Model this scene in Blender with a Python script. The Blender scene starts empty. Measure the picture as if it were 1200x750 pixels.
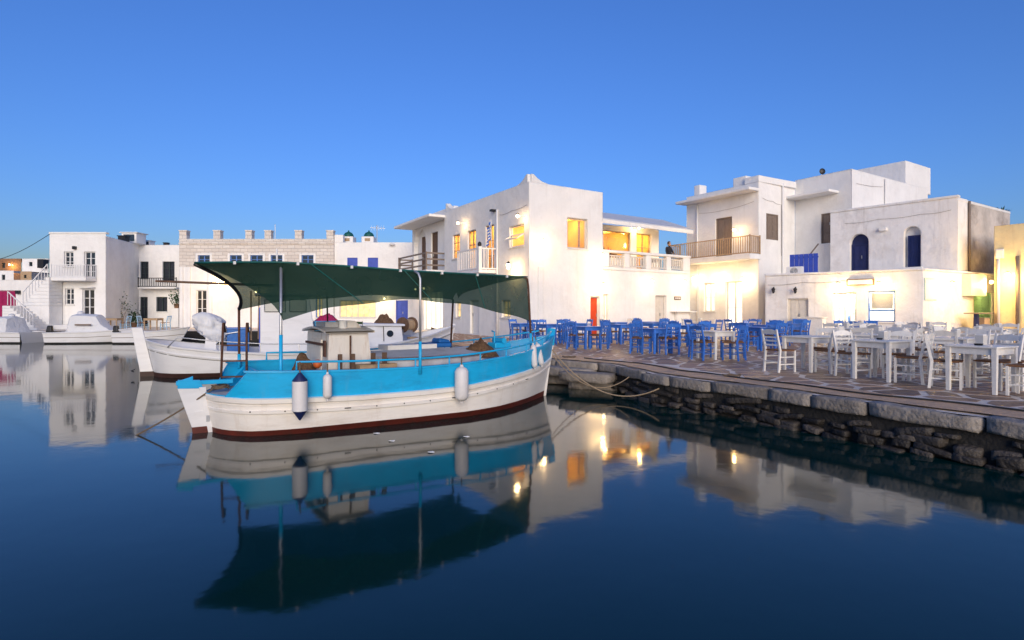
import bpy, bmesh, math, random
from mathutils import Vector, Matrix, noise
random.seed(7)
R = math.radians
C = bpy.context.scene.collection
SC = bpy.context.scene

# ------------------------------------------------------------------ camera
F, CZ, Q, HY = 667.0, 1.95, 0.60, 362.0      # focal length in photo pixels, eye height over water, quay height, horizon row
cam = bpy.data.cameras.new('camera'); camo = bpy.data.objects.new('camera', cam); C.objects.link(camo)
camo.location = (0, 0, CZ); camo.rotation_euler = (math.pi/2, 0, 0)
cam.sensor_width = 36; cam.lens = 36*F/1200; cam.shift_y = -(375-HY)/1200
cam.clip_start = 0.05; cam.clip_end = 5000
SC.camera = camo

# ------------------------------------------------------------------ sky, afterglow, exposure
SUN_EL, SUN_AZ = R(3), R(172)                 # the sun has just gone down behind the camera, to the right
w = bpy.data.worlds.new('World'); SC.world = w; w.use_nodes = True
nt = w.node_tree; bg = nt.nodes['Background']
sk = nt.nodes.new('ShaderNodeTexSky'); sk.sky_type = 'NISHITA'; sk.sun_disc = False
sk.sun_elevation = SUN_EL; sk.sun_rotation = SUN_AZ; sk.air_density = 1; sk.dust_density = 0.5; sk.ozone_density = 3.4
wb = nt.nodes.new('ShaderNodeMix'); wb.data_type = 'RGBA'; wb.blend_type = 'MULTIPLY'; wb.inputs[0].default_value = 1
wb.inputs[7].default_value = (0.62, 0.66, 1.0, 1)
nt.links.new(sk.outputs[0], wb.inputs[6]); nt.links.new(wb.outputs[2], bg.inputs[0])
bg.inputs[1].default_value = 0.15
sun = bpy.data.lights.new('sun', 'SUN'); sun.energy = 1.05; sun.angle = R(40); sun.color = (1.0, 0.88, 0.72)
suno = bpy.data.objects.new('sun', sun); C.objects.link(suno)
_d = Vector((math.sin(SUN_AZ)*math.cos(R(14)), math.cos(SUN_AZ)*math.cos(R(14)), math.sin(R(14))))
suno.rotation_euler = _d.to_track_quat('Z', 'Y').to_euler(); suno.location = (20, -30, 30)
vs = SC.view_settings; vs.view_transform = 'Standard'; vs.look = 'None'; vs.gamma = 1; vs.exposure = 1.58
SC.cycles.use_denoising = True
try: SC.cycles.denoiser = 'OPENIMAGEDENOISE'
except Exception: pass
SC.cycles.max_bounces = 6; SC.cycles.diffuse_bounces = 3; SC.cycles.glossy_bounces = 4; SC.cycles.transparent_max_bounces = 12
SC.cycles.sample_clamp_indirect = 4; SC.cycles.caustics_reflective = False; SC.cycles.caustics_refractive = False

# ------------------------------------------------------------------ helpers
def gp(x, y, z=Q):                            # photo pixel -> point on the level plane z
    D = F*(CZ-z)/(y-HY); return Vector(((x-600)/F*D, D, z))
def V2(p): return Vector((p[0], p[1]))

class MB:
    def __init__(s): s.v = []; s.f = []; s.m = []; s.mi = 0
    def add(s, vs, fs):
        o = len(s.v); s.v += [tuple(p) for p in vs]
        for f in fs: s.f.append(tuple(i+o for i in f)); s.m.append(s.mi)
    def hexa(s, p):                           # 8 points: bottom ring 0-3, top ring 4-7
        s.add(p, [(3,2,1,0),(4,5,6,7),(0,1,5,4),(1,2,6,5),(2,3,7,6),(3,0,4,7)])
    def box(s, c, d, rz=0, M=None):
        hx, hy, hz = d[0]/2, d[1]/2, d[2]/2; cs, sn = math.cos(rz), math.sin(rz); P = []
        for z in (-hz, hz):
            for x, y in ((-hx,-hy),(hx,-hy),(hx,hy),(-hx,hy)):
                p = Vector((c[0]+x*cs-y*sn, c[1]+x*sn+y*cs, c[2]+z)); P.append(M @ p if M else p)
        s.hexa(P)
    def b(s, x0, x1, y0, y1, z0, z1): s.box(((x0+x1)/2,(y0+y1)/2,(z0+z1)/2),(abs(x1-x0),abs(y1-y0),abs(z1-z0)))
    def bar(s, a, b, w, h=None, up=(0,0,1)):  # rectangular bar from a to b
        a, b = Vector(a), Vector(b); h = h or w; d = (b-a).normalized(); u = Vector(up)
        if abs(d.dot(u)) > .95: u = Vector((1,0,0))
        sd = d.cross(u).normalized(); u = sd.cross(d)
        P = [q+sd*i*w/2+u*j*h/2 for q in (a, b) for i, j in ((-1,-1),(1,-1),(1,1),(-1,1))]
        s.hexa(P)
    def tube(s, pts, r, n=8, cap=True):
        pts = [Vector(p) for p in pts]; rs = r if isinstance(r, (list, tuple)) else [r]*len(pts); o = len(s.v); u = None
        for i, p in enumerate(pts):
            t = (pts[min(i+1, len(pts)-1)]-pts[max(i-1, 0)]).normalized()
            if u is None: u = t.orthogonal().normalized()
            u = (u-t*u.dot(t)).normalized(); v = t.cross(u)
            s.v += [tuple(p+(u*math.cos(2*math.pi*k/n)+v*math.sin(2*math.pi*k/n))*rs[i]) for k in range(n)]
        fs = []
        for i in range(len(pts)-1):
            for k in range(n):
                a = o+i*n+k; b_ = o+i*n+(k+1) % n; fs.append((a, b_, b_+n, a+n))
        if cap: fs.append(tuple(o+k for k in range(n))[::-1]); fs.append(tuple(o+(len(pts)-1)*n+k for k in range(n)))
        s.f += fs; s.m += [s.mi]*len(fs)
    def lathe(s, c, prof, n=14, axis=None):   # prof: (r, z)
        c = Vector(c); o = len(s.v); fs = []
        for r, z in prof:
            s.v += [tuple(c+Vector((r*math.cos(2*math.pi*k/n), r*math.sin(2*math.pi*k/n), z))) for k in range(n)]
        for i in range(len(prof)-1):
            for k in range(n):
                a = o+i*n+k; b_ = o+i*n+(k+1) % n; fs.append((a, b_, b_+n, a+n))
        fs.append(tuple(o+k for k in range(n))[::-1]); fs.append(tuple(o+(len(prof)-1)*n+k for k in range(n)))
        s.f += fs; s.m += [s.mi]*len(fs)
    def grid(s, rows):
        o = len(s.v); n = len(rows[0])
        for r in rows: s.v += [tuple(p) for p in r]
        for i in range(len(rows)-1):
            for j in range(n-1):
                s.f.append((o+i*n+j, o+i*n+j+1, o+(i+1)*n+j+1, o+(i+1)*n+j)); s.m.append(s.mi)
    def prism(s, poly, z0, z1):
        n = len(poly); s.add([(p[0],p[1],z0) for p in poly]+[(p[0],p[1],z1) for p in poly],
            [tuple(range(n))[::-1], tuple(range(n,2*n))]+[(i,(i+1)%n,n+(i+1)%n,n+i) for i in range(n)])
    def build(s, name, mat, parent=None, smooth=False, bevel=0, fixn=True):
        me = bpy.data.meshes.new(name); me.from_pydata(s.v, [], s.f)
        mats = mat if isinstance(mat, (list, tuple)) else [mat]
        for m in mats: me.materials.append(m)
        if len(mats) > 1: me.polygons.foreach_set('material_index', s.m)
        if fixn:
            bm = bmesh.new(); bm.from_mesh(me)
            if name in ('wall','side_wall','stone_storey','room'): bmesh.ops.remove_doubles(bm, verts=bm.verts[:], dist=.0006)
            bmesh.ops.recalc_face_normals(bm, faces=bm.faces); bm.to_mesh(me); bm.free()
        if smooth:
            me.polygons.foreach_set('use_smooth', [True]*len(me.polygons))
            if smooth is not True:
                try: me.set_sharp_from_angle(angle=R(smooth))
                except Exception: pass
        me.update()
        o = bpy.data.objects.new(name, me); C.objects.link(o)
        if parent: attach(o, parent)
        if bevel:
            m = o.modifiers.new('bevel', 'BEVEL'); m.width = bevel; m.segments = 2; m.limit_method = 'ANGLE'
        return o
MW = {}
def attach(o, parent):
    o.parent = parent
    if parent.name in MW: o.matrix_parent_inverse = MW[parent.name]     # parts built in world coordinates
def thing(name, label, cat, loc=(0,0,0), rz=0, group=None, world=False):
    e = bpy.data.objects.new(name, None); C.objects.link(e); e.empty_display_size = .2
    e.location = loc; e.rotation_euler = (0,0,rz); tag(e, label, cat, group)
    if world: MW[e.name] = (Matrix.Translation(Vector(loc)) @ Matrix.Rotation(rz, 4, 'Z')).inverted()
    return e
def tag(o, label=None, cat=None, group=None, kind=None):
    if label: o['label'] = label
    if cat: o['category'] = cat
    if group: o['group'] = group
    if kind: o['kind'] = kind
    return o
def copy_tree(o, parent=None):
    c = o.copy(); C.objects.link(c); c.parent = parent
    for ch in o.children: copy_tree(ch, c)
    return c

# ------------------------------------------------------------------ materials
def mat(name, col, rough=.6, var=.12, scale=6, bump=0, bscale=None, spec=.4, metal=0, dirt=None, dscale=1.5, damt=.5, stretch=None, streak=None, samt=.4, bev=0):
    m = bpy.data.materials.new(name); m.use_nodes = True; t = m.node_tree; p = t.nodes['Principled BSDF']; L = t.links.new
    p.inputs['Roughness'].default_value = rough; p.inputs['Specular IOR Level'].default_value = spec; p.inputs['Metallic'].default_value = metal
    tc = t.nodes.new('ShaderNodeTexCoord'); src = tc.outputs['Object']
    if stretch:
        mp = t.nodes.new('ShaderNodeMapping'); mp.inputs['Scale'].default_value = stretch; L(src, mp.inputs[0]); src = mp.outputs[0]
    n = t.nodes.new('ShaderNodeTexNoise'); n.inputs['Scale'].default_value = scale; n.inputs['Detail'].default_value = 6; n.inputs['Roughness'].default_value = .65; L(src, n.inputs['Vector'])
    r = t.nodes.new('ShaderNodeValToRGB'); r.color_ramp.elements[0].position = .3; r.color_ramp.elements[1].position = .7
    r.color_ramp.elements[0].color = tuple(c*(1-var) for c in col)+(1,); r.color_ramp.elements[1].color = tuple(min(1, c*(1+var)) for c in col)+(1,)
    L(n.outputs[0], r.inputs[0]); out = r.outputs[0]
    oi = t.nodes.new('ShaderNodeObjectInfo')
    if dirt:
        n2 = t.nodes.new('ShaderNodeTexNoise'); n2.inputs['Scale'].default_value = dscale; n2.inputs['Detail'].default_value = 8; n2.inputs['Roughness'].default_value = .7; L(src, n2.inputs['Vector'])
        r2 = t.nodes.new('ShaderNodeValToRGB'); r2.color_ramp.elements[0].position = .5; r2.color_ramp.elements[1].position = .72
        r2.color_ramp.elements[0].color = (0,0,0,1); r2.color_ramp.elements[1].color = (damt,damt,damt,1); L(n2.outputs[0], r2.inputs[0])
        mx = t.nodes.new('ShaderNodeMix'); mx.data_type = 'RGBA'; L(r2.outputs[0], mx.inputs[0]); L(out, mx.inputs[6]); mx.inputs[7].default_value = tuple(dirt)+(1,); out = mx.outputs[2]
    if streak:                               # runs of dirt down the face
        mp2 = t.nodes.new('ShaderNodeMapping'); mp2.inputs['Scale'].default_value = (3.2,3.2,.22); L(tc.outputs['Object'], mp2.inputs[0])
        n3 = t.nodes.new('ShaderNodeTexNoise'); n3.inputs['Scale'].default_value = 1.3; n3.inputs['Detail'].default_value = 7; n3.inputs['Roughness'].default_value = .75; L(mp2.outputs[0], n3.inputs['Vector'])
        r3 = t.nodes.new('ShaderNodeValToRGB'); r3.color_ramp.elements[0].position = .54; r3.color_ramp.elements[1].position = .74; r3.color_ramp.elements[0].color = (0,0,0,1); r3.color_ramp.elements[1].color = (samt,samt,samt,1); L(n3.outputs[0], r3.inputs[0])
        m3 = t.nodes.new('ShaderNodeMix'); m3.data_type = 'RGBA'; L(r3.outputs[0], m3.inputs[0]); L(out, m3.inputs[6]); m3.inputs[7].default_value = tuple(streak)+(1,); out = m3.outputs[2]
    L(out, p.inputs['Base Color'])
    bv = None
    if bev: bv = t.nodes.new('ShaderNodeBevel'); bv.samples = 4; bv.inputs[0].default_value = bev; L(bv.outputs[0], p.inputs['Normal'])
    if bump:
        nb = t.nodes.new('ShaderNodeTexNoise'); nb.inputs['Scale'].default_value = bscale or scale*3; nb.inputs['Detail'].default_value = 8; L(src, nb.inputs['Vector'])
        bp = t.nodes.new('ShaderNodeBump'); bp.inputs['Strength'].default_value = bump; bp.inputs['Distance'].default_value = .05; L(nb.outputs[0], bp.inputs['Height']); L(bp.outputs[0], p.inputs['Normal'])
        if bv: L(bv.outputs[0], bp.inputs['Normal'])
    return m
def vary(m, amt=.25):                        # each object a little lighter or darker than the next
    t = m.node_tree; p = t.nodes['Principled BSDF']; lk = p.inputs['Base Color'].links[0]; s = lk.from_socket
    oi = t.nodes.new('ShaderNodeObjectInfo'); mr = t.nodes.new('ShaderNodeMapRange'); mr.inputs[3].default_value = 1-amt; mr.inputs[4].default_value = 1+amt
    t.links.new(oi.outputs['Random'], mr.inputs[0]); vm = t.nodes.new('ShaderNodeVectorMath'); vm.operation = 'SCALE'
    t.links.new(s, vm.inputs[0]); t.links.new(mr.outputs[0], vm.inputs['Scale']); t.links.new(vm.outputs[0], p.inputs['Base Color']); return m
def emit(name, col, strength, var=0, scale=3):
    m = bpy.data.materials.new(name); m.use_nodes = True; t = m.node_tree; p = t.nodes['Principled BSDF']
    p.inputs['Base Color'].default_value = tuple(c*.6 for c in col)+(1,); p.inputs['Emission Color'].default_value = tuple(col)+(1,); p.inputs['Emission Strength'].default_value = strength
    if var:
        tc = t.nodes.new('ShaderNodeTexCoord'); n = t.nodes.new('ShaderNodeTexNoise'); n.inputs['Scale'].default_value = scale; t.links.new(tc.outputs['Object'], n.inputs[0])
        mr = t.nodes.new('ShaderNodeMapRange'); mr.inputs[1].default_value = .3; mr.inputs[2].default_value = .7; mr.inputs[3].default_value = strength*(1-var); mr.inputs[4].default_value = strength*(1+var)
        t.links.new(n.outputs[0], mr.inputs[0]); t.links.new(mr.outputs[0], p.inputs['Emission Strength'])
    return m
M = {}
M['plaster'] = mat('white plaster', (.80,.79,.77), .85, .05, 1.2, .55, 4.0, .2, dirt=(.55,.52,.48), dscale=.55, damt=.35, streak=(.46,.42,.38), samt=.22, bev=.07)
M['plaster2'] = mat('limewashed plaster', (.78,.77,.76), .85, .07, .9, .65, 4.0, .2, dirt=(.48,.44,.40), dscale=.8, damt=.5, streak=(.36,.31,.27), samt=.38, bev=.07)
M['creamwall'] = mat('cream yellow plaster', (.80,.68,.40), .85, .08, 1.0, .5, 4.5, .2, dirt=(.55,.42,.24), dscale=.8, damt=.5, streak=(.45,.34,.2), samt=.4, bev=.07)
M['ochre'] = mat('ochre room plaster', (.80,.55,.16), .85, .12, 2, .1)
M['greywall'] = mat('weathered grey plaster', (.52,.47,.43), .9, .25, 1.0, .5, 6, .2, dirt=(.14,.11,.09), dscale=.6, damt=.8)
M['roofgrey'] = mat('grey awning sheet', (.50,.54,.62), .7, .08, 3)
M['cable'] = mat('dark cable', (.03,.03,.03), .6)
M['blue'] = vary(mat('blue chair paint', (.04,.165,.56), .45, .2, 14, .05, dirt=(.07,.15,.5), dscale=9, damt=.4), .18)
M['white'] = vary(mat('white chair paint', (.77,.74,.69), .5, .07, 14, .05, dirt=(.45,.42,.4), dscale=11, damt=.35), .06)
M['paleblue'] = vary(mat('pale blue chair paint', (.35,.55,.72), .5, .1, 14), .1)
M['rush'] = mat('woven rush seat', (.23,.105,.045), .8, .35, 60, .6, 120, stretch=(1,3,1))
M['flag'] = vary(mat('grey brown flagstone', (.23,.128,.072), .42, .3, 5, .35, 18, .5, dirt=(.22,.18,.16), dscale=3, damt=.45), .35)
M['grout'] = mat('whitewashed joints', (.74,.65,.55), .6, .15, 5, .3, 20, .3, dirt=(.3,.26,.24), dscale=2, damt=.6)
M['concrete'] = mat('lamp tinted tan concrete', (.60,.38,.21), .6, .18, 3, .4, 25, .4, dirt=(.20,.16,.13), dscale=1.3, damt=.6)  # tan concrete, its colour pushed to orange to paint in warm lamp light
M['cap'] = vary(mat('grey quay edge stone', (.27,.238,.21), .75, .28, 4, .7, 14, .3, dirt=(.13,.115,.10), dscale=3, damt=.75), .15)
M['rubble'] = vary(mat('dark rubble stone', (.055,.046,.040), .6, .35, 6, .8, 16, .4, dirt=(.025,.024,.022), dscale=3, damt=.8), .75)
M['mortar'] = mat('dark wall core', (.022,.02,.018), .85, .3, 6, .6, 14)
M['stone'] = None
M['cyan'] = mat('sky blue boat paint', (.012,.40,.74), .38, .08, 2.5, .03, 8, dirt=(.02,.20,.42), dscale=2.2, damt=.5, stretch=(1,1,3), streak=(.10,.36,.58), samt=.6)
M['hullwhite'] = mat('white hull paint', (.80,.76,.71), .38, .05, 2, .05, 6, dirt=(.50,.42,.34), dscale=1.4, damt=.5, stretch=(.6,.6,2.5), streak=(.45,.32,.2), samt=.28)
M['hullwhite2'] = mat('cool white hull paint', (.72,.72,.73), .35, .04, 2, .03, 6, dirt=(.45,.44,.42), dscale=1.4, damt=.4, stretch=(.6,.6,2.5))
M['antifoul'] = mat('dark red bottom paint', (.10,.018,.012), .55, .25, 5, .1, dirt=(.03,.02,.015), dscale=4, damt=.7)
M['antifoul2'] = mat('brown bottom paint', (.05,.022,.018), .6, .25, 5, .1)
M['deck'] = mat('pale grey deck paint', (.50,.50,.52), .6, .12, 4, .1, dirt=(.25,.22,.2), dscale=3, damt=.5)
M['boxwhite'] = mat('rust streaked white paint', (.70,.66,.60), .6, .08, 3, .1, 8, dirt=(.33,.19,.09), dscale=3, damt=.75, stretch=(2.2,2.2,.35))
M['wood'] = mat('brown weathered wood', (.13,.075,.045), .7, .3, 8, .3, stretch=(1,1,.3))
M['greywood'] = mat('grey brown painted wood', (.20,.155,.125), .65, .2, 8, .2, stretch=(3,3,.4))
M['tanwood'] = mat('tan timber', (.42,.29,.17), .7, .2, 8, .2)
M['rust'] = mat('rusty iron', (.10,.045,.028), .8, .5, 20, .3)
M['metal'] = mat('galvanised pipe', (.45,.46,.48), .4, .1, 10, metal=.7)
M['black'] = mat('black plastic', (.012,.012,.014), .45, .2, 8)
M['navy'] = mat('navy rubber', (.012,.02,.09), .5, .2, 8)
M['fender'] = mat('white rubber fender', (.68,.66,.66), .5, .06, 5, .03, dirt=(.40,.36,.32), dscale=5, damt=.6)
M['rope'] = mat('brown rope', (.16,.115,.075), .9, .3, 40, .5)
M['paleline'] = mat('pale mooring line', (.36,.27,.18), .9, .2, 40, .4)
M['net'] = mat('brown fishing net', (.17,.095,.05), .95, .5, 22, 1, 60)
M['tarp'] = mat('white cloth cover', (.68,.69,.71), .75, .08, 3, 1.0, 5, dirt=(.45,.44,.43), dscale=3, damt=.4)
M['winblue'] = mat('blue window paint', (.09,.20,.52), .5, .15, 6)
M['shutblue'] = mat('deep blue shutter paint', (.035,.075,.42), .5, .15, 6, .1)
M['inkblue'] = mat('dark ink blue door paint', (.012,.022,.10), .5, .2, 6, .1)
M['greenblack'] = mat('dark green joinery', (.02,.035,.04), .5, .2, 6)
M['cream'] = mat('cream painted joinery', (.62,.58,.52), .55, .08, 6)
M['whitewood'] = mat('white painted joinery', (.74,.73,.72), .55, .06, 6)
M['red'] = mat('orange red door paint', (.55,.055,.012), .5, .15, 4)
M['mint'] = mat('mint green louvred door', (.30,.60,.40), .55, .12, 6)
M['magenta'] = mat('magenta door paint', (.30,.006,.075), .5, .12, 4)
M['green'] = mat('dark green dome paint', (.01,.10,.09), .5, .2, 6)
M['leaf'] = mat('dark leaf', (.03,.07,.025), .7, .4, 12)
M['terracotta'] = mat('dry brown roof', (.19,.105,.06), .85, .4, 5, .4)
M['skin'] = mat('skin', (.42,.24,.15), .6, .1, 8)
M['cloth'] = mat('black clothing', (.02,.02,.025), .85, .3, 8)
M['hair'] = mat('brown hair', (.05,.025,.012), .7, .3, 20)
M['flagblue'] = mat('flag blue cloth', (.02,.12,.50), .8, .1, 6)
M['flagwhite'] = mat('flag white cloth', (.75,.75,.75), .8, .05, 6)
M['sky_tarp'] = mat('blue tarpaulin', (.012,.12,.40), .5, .2, 5, .3)
M['pinkcloth'] = mat('pink patterned cloth', (.40,.02,.10), .8, .5, 25)
M['menu'] = mat('pale green notice', (.45,.62,.55), .6, .2, 5)
M['paper'] = mat('white paper card', (.75,.74,.72), .7, .05, 5)
M['orange'] = mat('orange float', (.6,.13,.03), .5, .2, 5)
M['bulb'] = emit('warm lamp glass', (1,.75,.42), 9)
M['bulbdim'] = emit('small warm bulb', (1,.62,.25), 3)
M['shoplight'] = emit('bright shop interior', (1,.86,.60), .55, .25, 2.5)
M['litpane'] = emit('lit window', (1,.70,.30), .30, .45, 3)
M['glowpane'] = emit('bright doorway', (1,.90,.70), .50, .25, 1.5)

def glass(name, tint, rough=.05):
    m = bpy.data.materials.new(name); m.use_nodes = True; p = m.node_tree.nodes['Principled BSDF']
    p.inputs['Base Color'].default_value = tuple(tint)+(1,); p.inputs['Roughness'].default_value = rough; p.inputs['Specular IOR Level'].default_value = .8
    return m
M['dark'] = glass('dark window glass', (.02,.025,.035))
M['clear'] = bpy.data.materials.new('clear glass'); M['clear'].use_nodes = True
_t = M['clear'].node_tree; _o = _t.nodes['Material Output']; _tr = _t.nodes.new('ShaderNodeBsdfTransparent'); _gl = _t.nodes.new('ShaderNodeBsdfGlossy'); _gl.inputs[1].default_value = .05
_mx = _t.nodes.new('ShaderNodeMixShader'); _mx.inputs[0].default_value = .08; _t.links.new(_tr.outputs[0], _mx.inputs[1]); _t.links.new(_gl.outputs[0], _mx.inputs[2]); _t.links.new(_mx.outputs[0], _o.inputs[0])

# green shade net: a woven cloth that lets part of the light through
M['net_green'] = bpy.data.materials.new('green shade net'); M['net_green'].use_nodes = True
_t = M['net_green'].node_tree; _o = _t.nodes['Material Output']; _p = _t.nodes['Principled BSDF']; _p.inputs['Base Color'].default_value = (.003,.036,.025,1); _p.inputs['Roughness'].default_value = .9
_tr = _t.nodes.new('ShaderNodeBsdfTransparent'); _tr.inputs[0].default_value = (.75,.9,.8,1); _tl = _t.nodes.new('ShaderNodeBsdfTranslucent'); _tl.inputs[0].default_value = (.004,.045,.028,1)
_m1 = _t.nodes.new('ShaderNodeMixShader'); _m1.inputs[0].default_value = .35; _t.links.new(_p.outputs[0], _m1.inputs[1]); _t.links.new(_tl.outputs[0], _m1.inputs[2])
_m2 = _t.nodes.new('ShaderNodeMixShader'); _t.links.new(_m1.outputs[0], _m2.inputs[1]); _t.links.new(_tr.outputs[0], _m2.inputs[2])
_tc = _t.nodes.new('ShaderNodeTexCoord'); _n = _t.nodes.new('ShaderNodeTexNoise'); _n.inputs['Scale'].default_value = 2; _t.links.new(_tc.outputs['Object'], _n.inputs[0])
_mr = _t.nodes.new('ShaderNodeMapRange'); _mr.inputs[3].default_value = .07; _mr.inputs[4].default_value = .19; _t.links.new(_n.outputs[0], _mr.inputs[0]); _t.links.new(_mr.outputs[0], _m2.inputs[0])
_t.links.new(_m2.outputs[0], _o.inputs[0])

# rough coursed stone facing (far away: the blocks are a few pixels)
def stone_mat():
    m = mat('coursed pale stone', (.52,.45,.38), .85, .2, 3, 0); t = m.node_tree; p = t.nodes['Principled BSDF']; L = t.links.new
    tc = t.nodes.new('ShaderNodeTexCoord'); mp = t.nodes.new('ShaderNodeMapping'); mp.inputs['Rotation'].default_value = (R(90),0,0); L(tc.outputs['Object'], mp.inputs[0])
    nz = t.nodes.new('ShaderNodeTexNoise'); nz.inputs['Scale'].default_value = 1.6; L(mp.outputs[0], nz.inputs[0]); ad = t.nodes.new('ShaderNodeVectorMath'); ad.operation = 'MULTIPLY_ADD'; ad.inputs[1].default_value = (.12,.12,0); L(nz.outputs['Color'], ad.inputs[0]); L(mp.outputs[0], ad.inputs[2])
    b = t.nodes.new('ShaderNodeTexBrick'); b.inputs['Scale'].default_value = 1; b.inputs['Brick Width'].default_value = .52; b.inputs['Row Height'].default_value = .24; b.inputs['Mortar Size'].default_value = .018; b.inputs['Bias'].default_value = -.1
    b.inputs['Color1'].default_value = (.70,.65,.59,1); b.inputs['Color2'].default_value = (.60,.54,.48,1); b.inputs['Mortar'].default_value = (.48,.43,.39,1); L(ad.outputs[0], b.inputs[0]); L(b.outputs[0], p.inputs['Base Color'])
    bp = t.nodes.new('ShaderNodeBump'); bp.inputs['Strength'].default_value = .6; bp.inputs['Distance'].default_value = .04; L(b.outputs['Fac'], bp.inputs['Height']); bp.invert = True; L(bp.outputs[0], p.inputs['Normal']); return m
M['stone'] = stone_mat()

# still harbour water
M['water'] = bpy.data.materials.new('harbour water'); M['water'].use_nodes = True
_t = M['water'].node_tree; _p = _t.nodes['Principled BSDF']; _L = _t.links.new
_p.inputs['Base Color'].default_value = (.0,.022,.022,1); _p.inputs['Roughness'].default_value = .06; _p.inputs['IOR'].default_value = 1.38
_tc = _t.nodes.new('ShaderNodeTexCoord'); _n1 = _t.nodes.new('ShaderNodeTexNoise'); _n1.inputs['Scale'].default_value = 1.1; _n1.inputs['Detail'].default_value = 3; _L(_tc.outputs['Object'], _n1.inputs[0])
_n2 = _t.nodes.new('ShaderNodeTexNoise'); _n2.inputs['Scale'].default_value = 7; _n2.inputs['Detail'].default_value = 2; _L(_tc.outputs['Object'], _n2.inputs[0])
_ma = _t.nodes.new('ShaderNodeMath'); _ma.operation = 'MULTIPLY_ADD'; _ma.inputs[1].default_value = .12; _L(_n2.outputs[0], _ma.inputs[0]); _L(_n1.outputs[0], _ma.inputs[2])
_bp = _t.nodes.new('ShaderNodeBump'); _bp.inputs['Strength'].default_value = .06; _bp.inputs['Distance'].default_value = .05; _L(_ma.outputs[0], _bp.inputs['Height']); _L(_bp.outputs[0], _p.inputs['Normal'])

# ================================================================== the setting: water, quay
mb = MB(); mb.add([(-600,-300,0),(600,-300,0),(600,900,0),(-600,900,0)], [(0,1,2,3)])
tag(mb.build('water', M['water']), kind='structure')

EDGE = [(-70,34.6),(-12.5,34.6),(-6.6,28.5),(-3.2,22.4),(1.17,15.0),(2.45,13.7),(2.98,11.7),(3.5,10.85),(4.27,9.8),(4.86,8.74),(5.46,7.76),(6.09,6.77),(7.6,4.2),(10.2,0),(14,-6)]
mb = MB(); land = EDGE+[(80,-6),(80,160),(-70,160)]
n = len(land); mb.add([(p[0],p[1],Q) for p in land], [tuple(range(n))])
for i in range(len(EDGE)-1):
    a, b = EDGE[i], EDGE[i+1]; mb.add([(a[0],a[1],Q),(b[0],b[1],Q),(b[0],b[1],-.6),(a[0],a[1],-.6)], [(0,1,2,3)])
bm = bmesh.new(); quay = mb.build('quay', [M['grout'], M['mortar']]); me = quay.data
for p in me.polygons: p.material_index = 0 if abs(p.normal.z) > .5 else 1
bm.from_mesh(me); bmesh.ops.triangulate(bm, faces=[f for f in bm.faces if len(f.verts) > 4]); bm.to_mesh(me); bm.free()
tag(quay, kind='structure')

# edge line helpers
def resample(poly, step_fn, i0=0):
    pts = [V2(p) for p in poly]; out = [pts[0]]; 
    L = [0]
    for i in range(1, len(pts)): L.append(L[-1]+(pts[i]-pts[i-1]).length)
    def at(s):
        for i in range(1, len(pts)):
            if s <= L[i]: return pts[i-1].lerp(pts[i], (s-L[i-1])/(L[i]-L[i-1]))
        return pts[-1]
    return at, L[-1]
NEAR = EDGE[3:13]                             # from beside the white boat to the frame's right edge
at, LN = resample(NEAR, None)
def nrm(s):                                   # inland normal of the edge at s
    t = (at(min(s+.3, LN))-at(max(s-.3, 0))).normalized(); return Vector((-t.y, t.x)), t
def rough_block(L, W, H, amp, seed, sub=3):   # a block with worn, uneven faces
    bm = bmesh.new(); bmesh.ops.create_cube(bm, size=1); bmesh.ops.subdivide_edges(bm, edges=bm.edges[:], cuts=sub, use_grid_fill=True)
    for v in bm.verts:
        c = v.co; k = Vector((c.x*2, c.y*2, c.z*2)); m = sorted(abs(q) for q in k)
        rnd = 1-.10*max(0, m[1]+m[2]-1.35)
        v.co = Vector((c.x*L, c.y*W, c.z*H))*rnd
        q = v.co*3.1+Vector((seed*7.3, seed*3.1, seed)); v.co += Vector((noise.noise(q), noise.noise(q+Vector((9,0,0))), noise.noise(q+Vector((0,9,0)))))*amp
    me = bpy.data.meshes.new('stone_block'); bm.to_mesh(me); bm.free()
    me.polygons.foreach_set('use_smooth', [True]*len(me.polygons)); return me
caps = {}
s = 0.0; k = 0
while s < LN-.2:
    L = random.choice((.75,.95,1.15,.85,1.35)); L = min(L, LN-s); c = at(s+L/2); nn, t = nrm(s+L/2)
    me = rough_block(L+.02, .44, .20, .032, k, 5); me.materials.append(M['cap']); o = bpy.data.objects.new('edge_stone', me); C.objects.link(o)
    t2 = (at(min(s+L, LN))-at(s)).normalized(); c = c+nn*.13
    o.location = (c.x, c.y, Q-.10+.006+random.uniform(-.008,.008)); o.rotation_euler = (random.uniform(-.02,.02),0,math.atan2(t2.y,t2.x)+random.uniform(-.02,.02)); o.parent = quay
    s += L; k += 1
rub = []
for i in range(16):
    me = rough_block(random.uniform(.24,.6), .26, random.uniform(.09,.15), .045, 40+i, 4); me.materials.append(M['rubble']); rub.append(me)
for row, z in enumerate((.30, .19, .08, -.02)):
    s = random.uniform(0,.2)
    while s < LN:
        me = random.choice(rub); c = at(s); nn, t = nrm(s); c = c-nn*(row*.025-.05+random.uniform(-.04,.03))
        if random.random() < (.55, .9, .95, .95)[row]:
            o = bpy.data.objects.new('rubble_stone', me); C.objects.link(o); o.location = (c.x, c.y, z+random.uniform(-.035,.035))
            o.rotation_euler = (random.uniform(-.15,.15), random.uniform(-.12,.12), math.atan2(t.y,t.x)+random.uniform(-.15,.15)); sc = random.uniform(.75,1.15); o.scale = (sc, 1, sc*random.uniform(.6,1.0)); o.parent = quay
        s += random.uniform(.34,.46)
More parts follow.
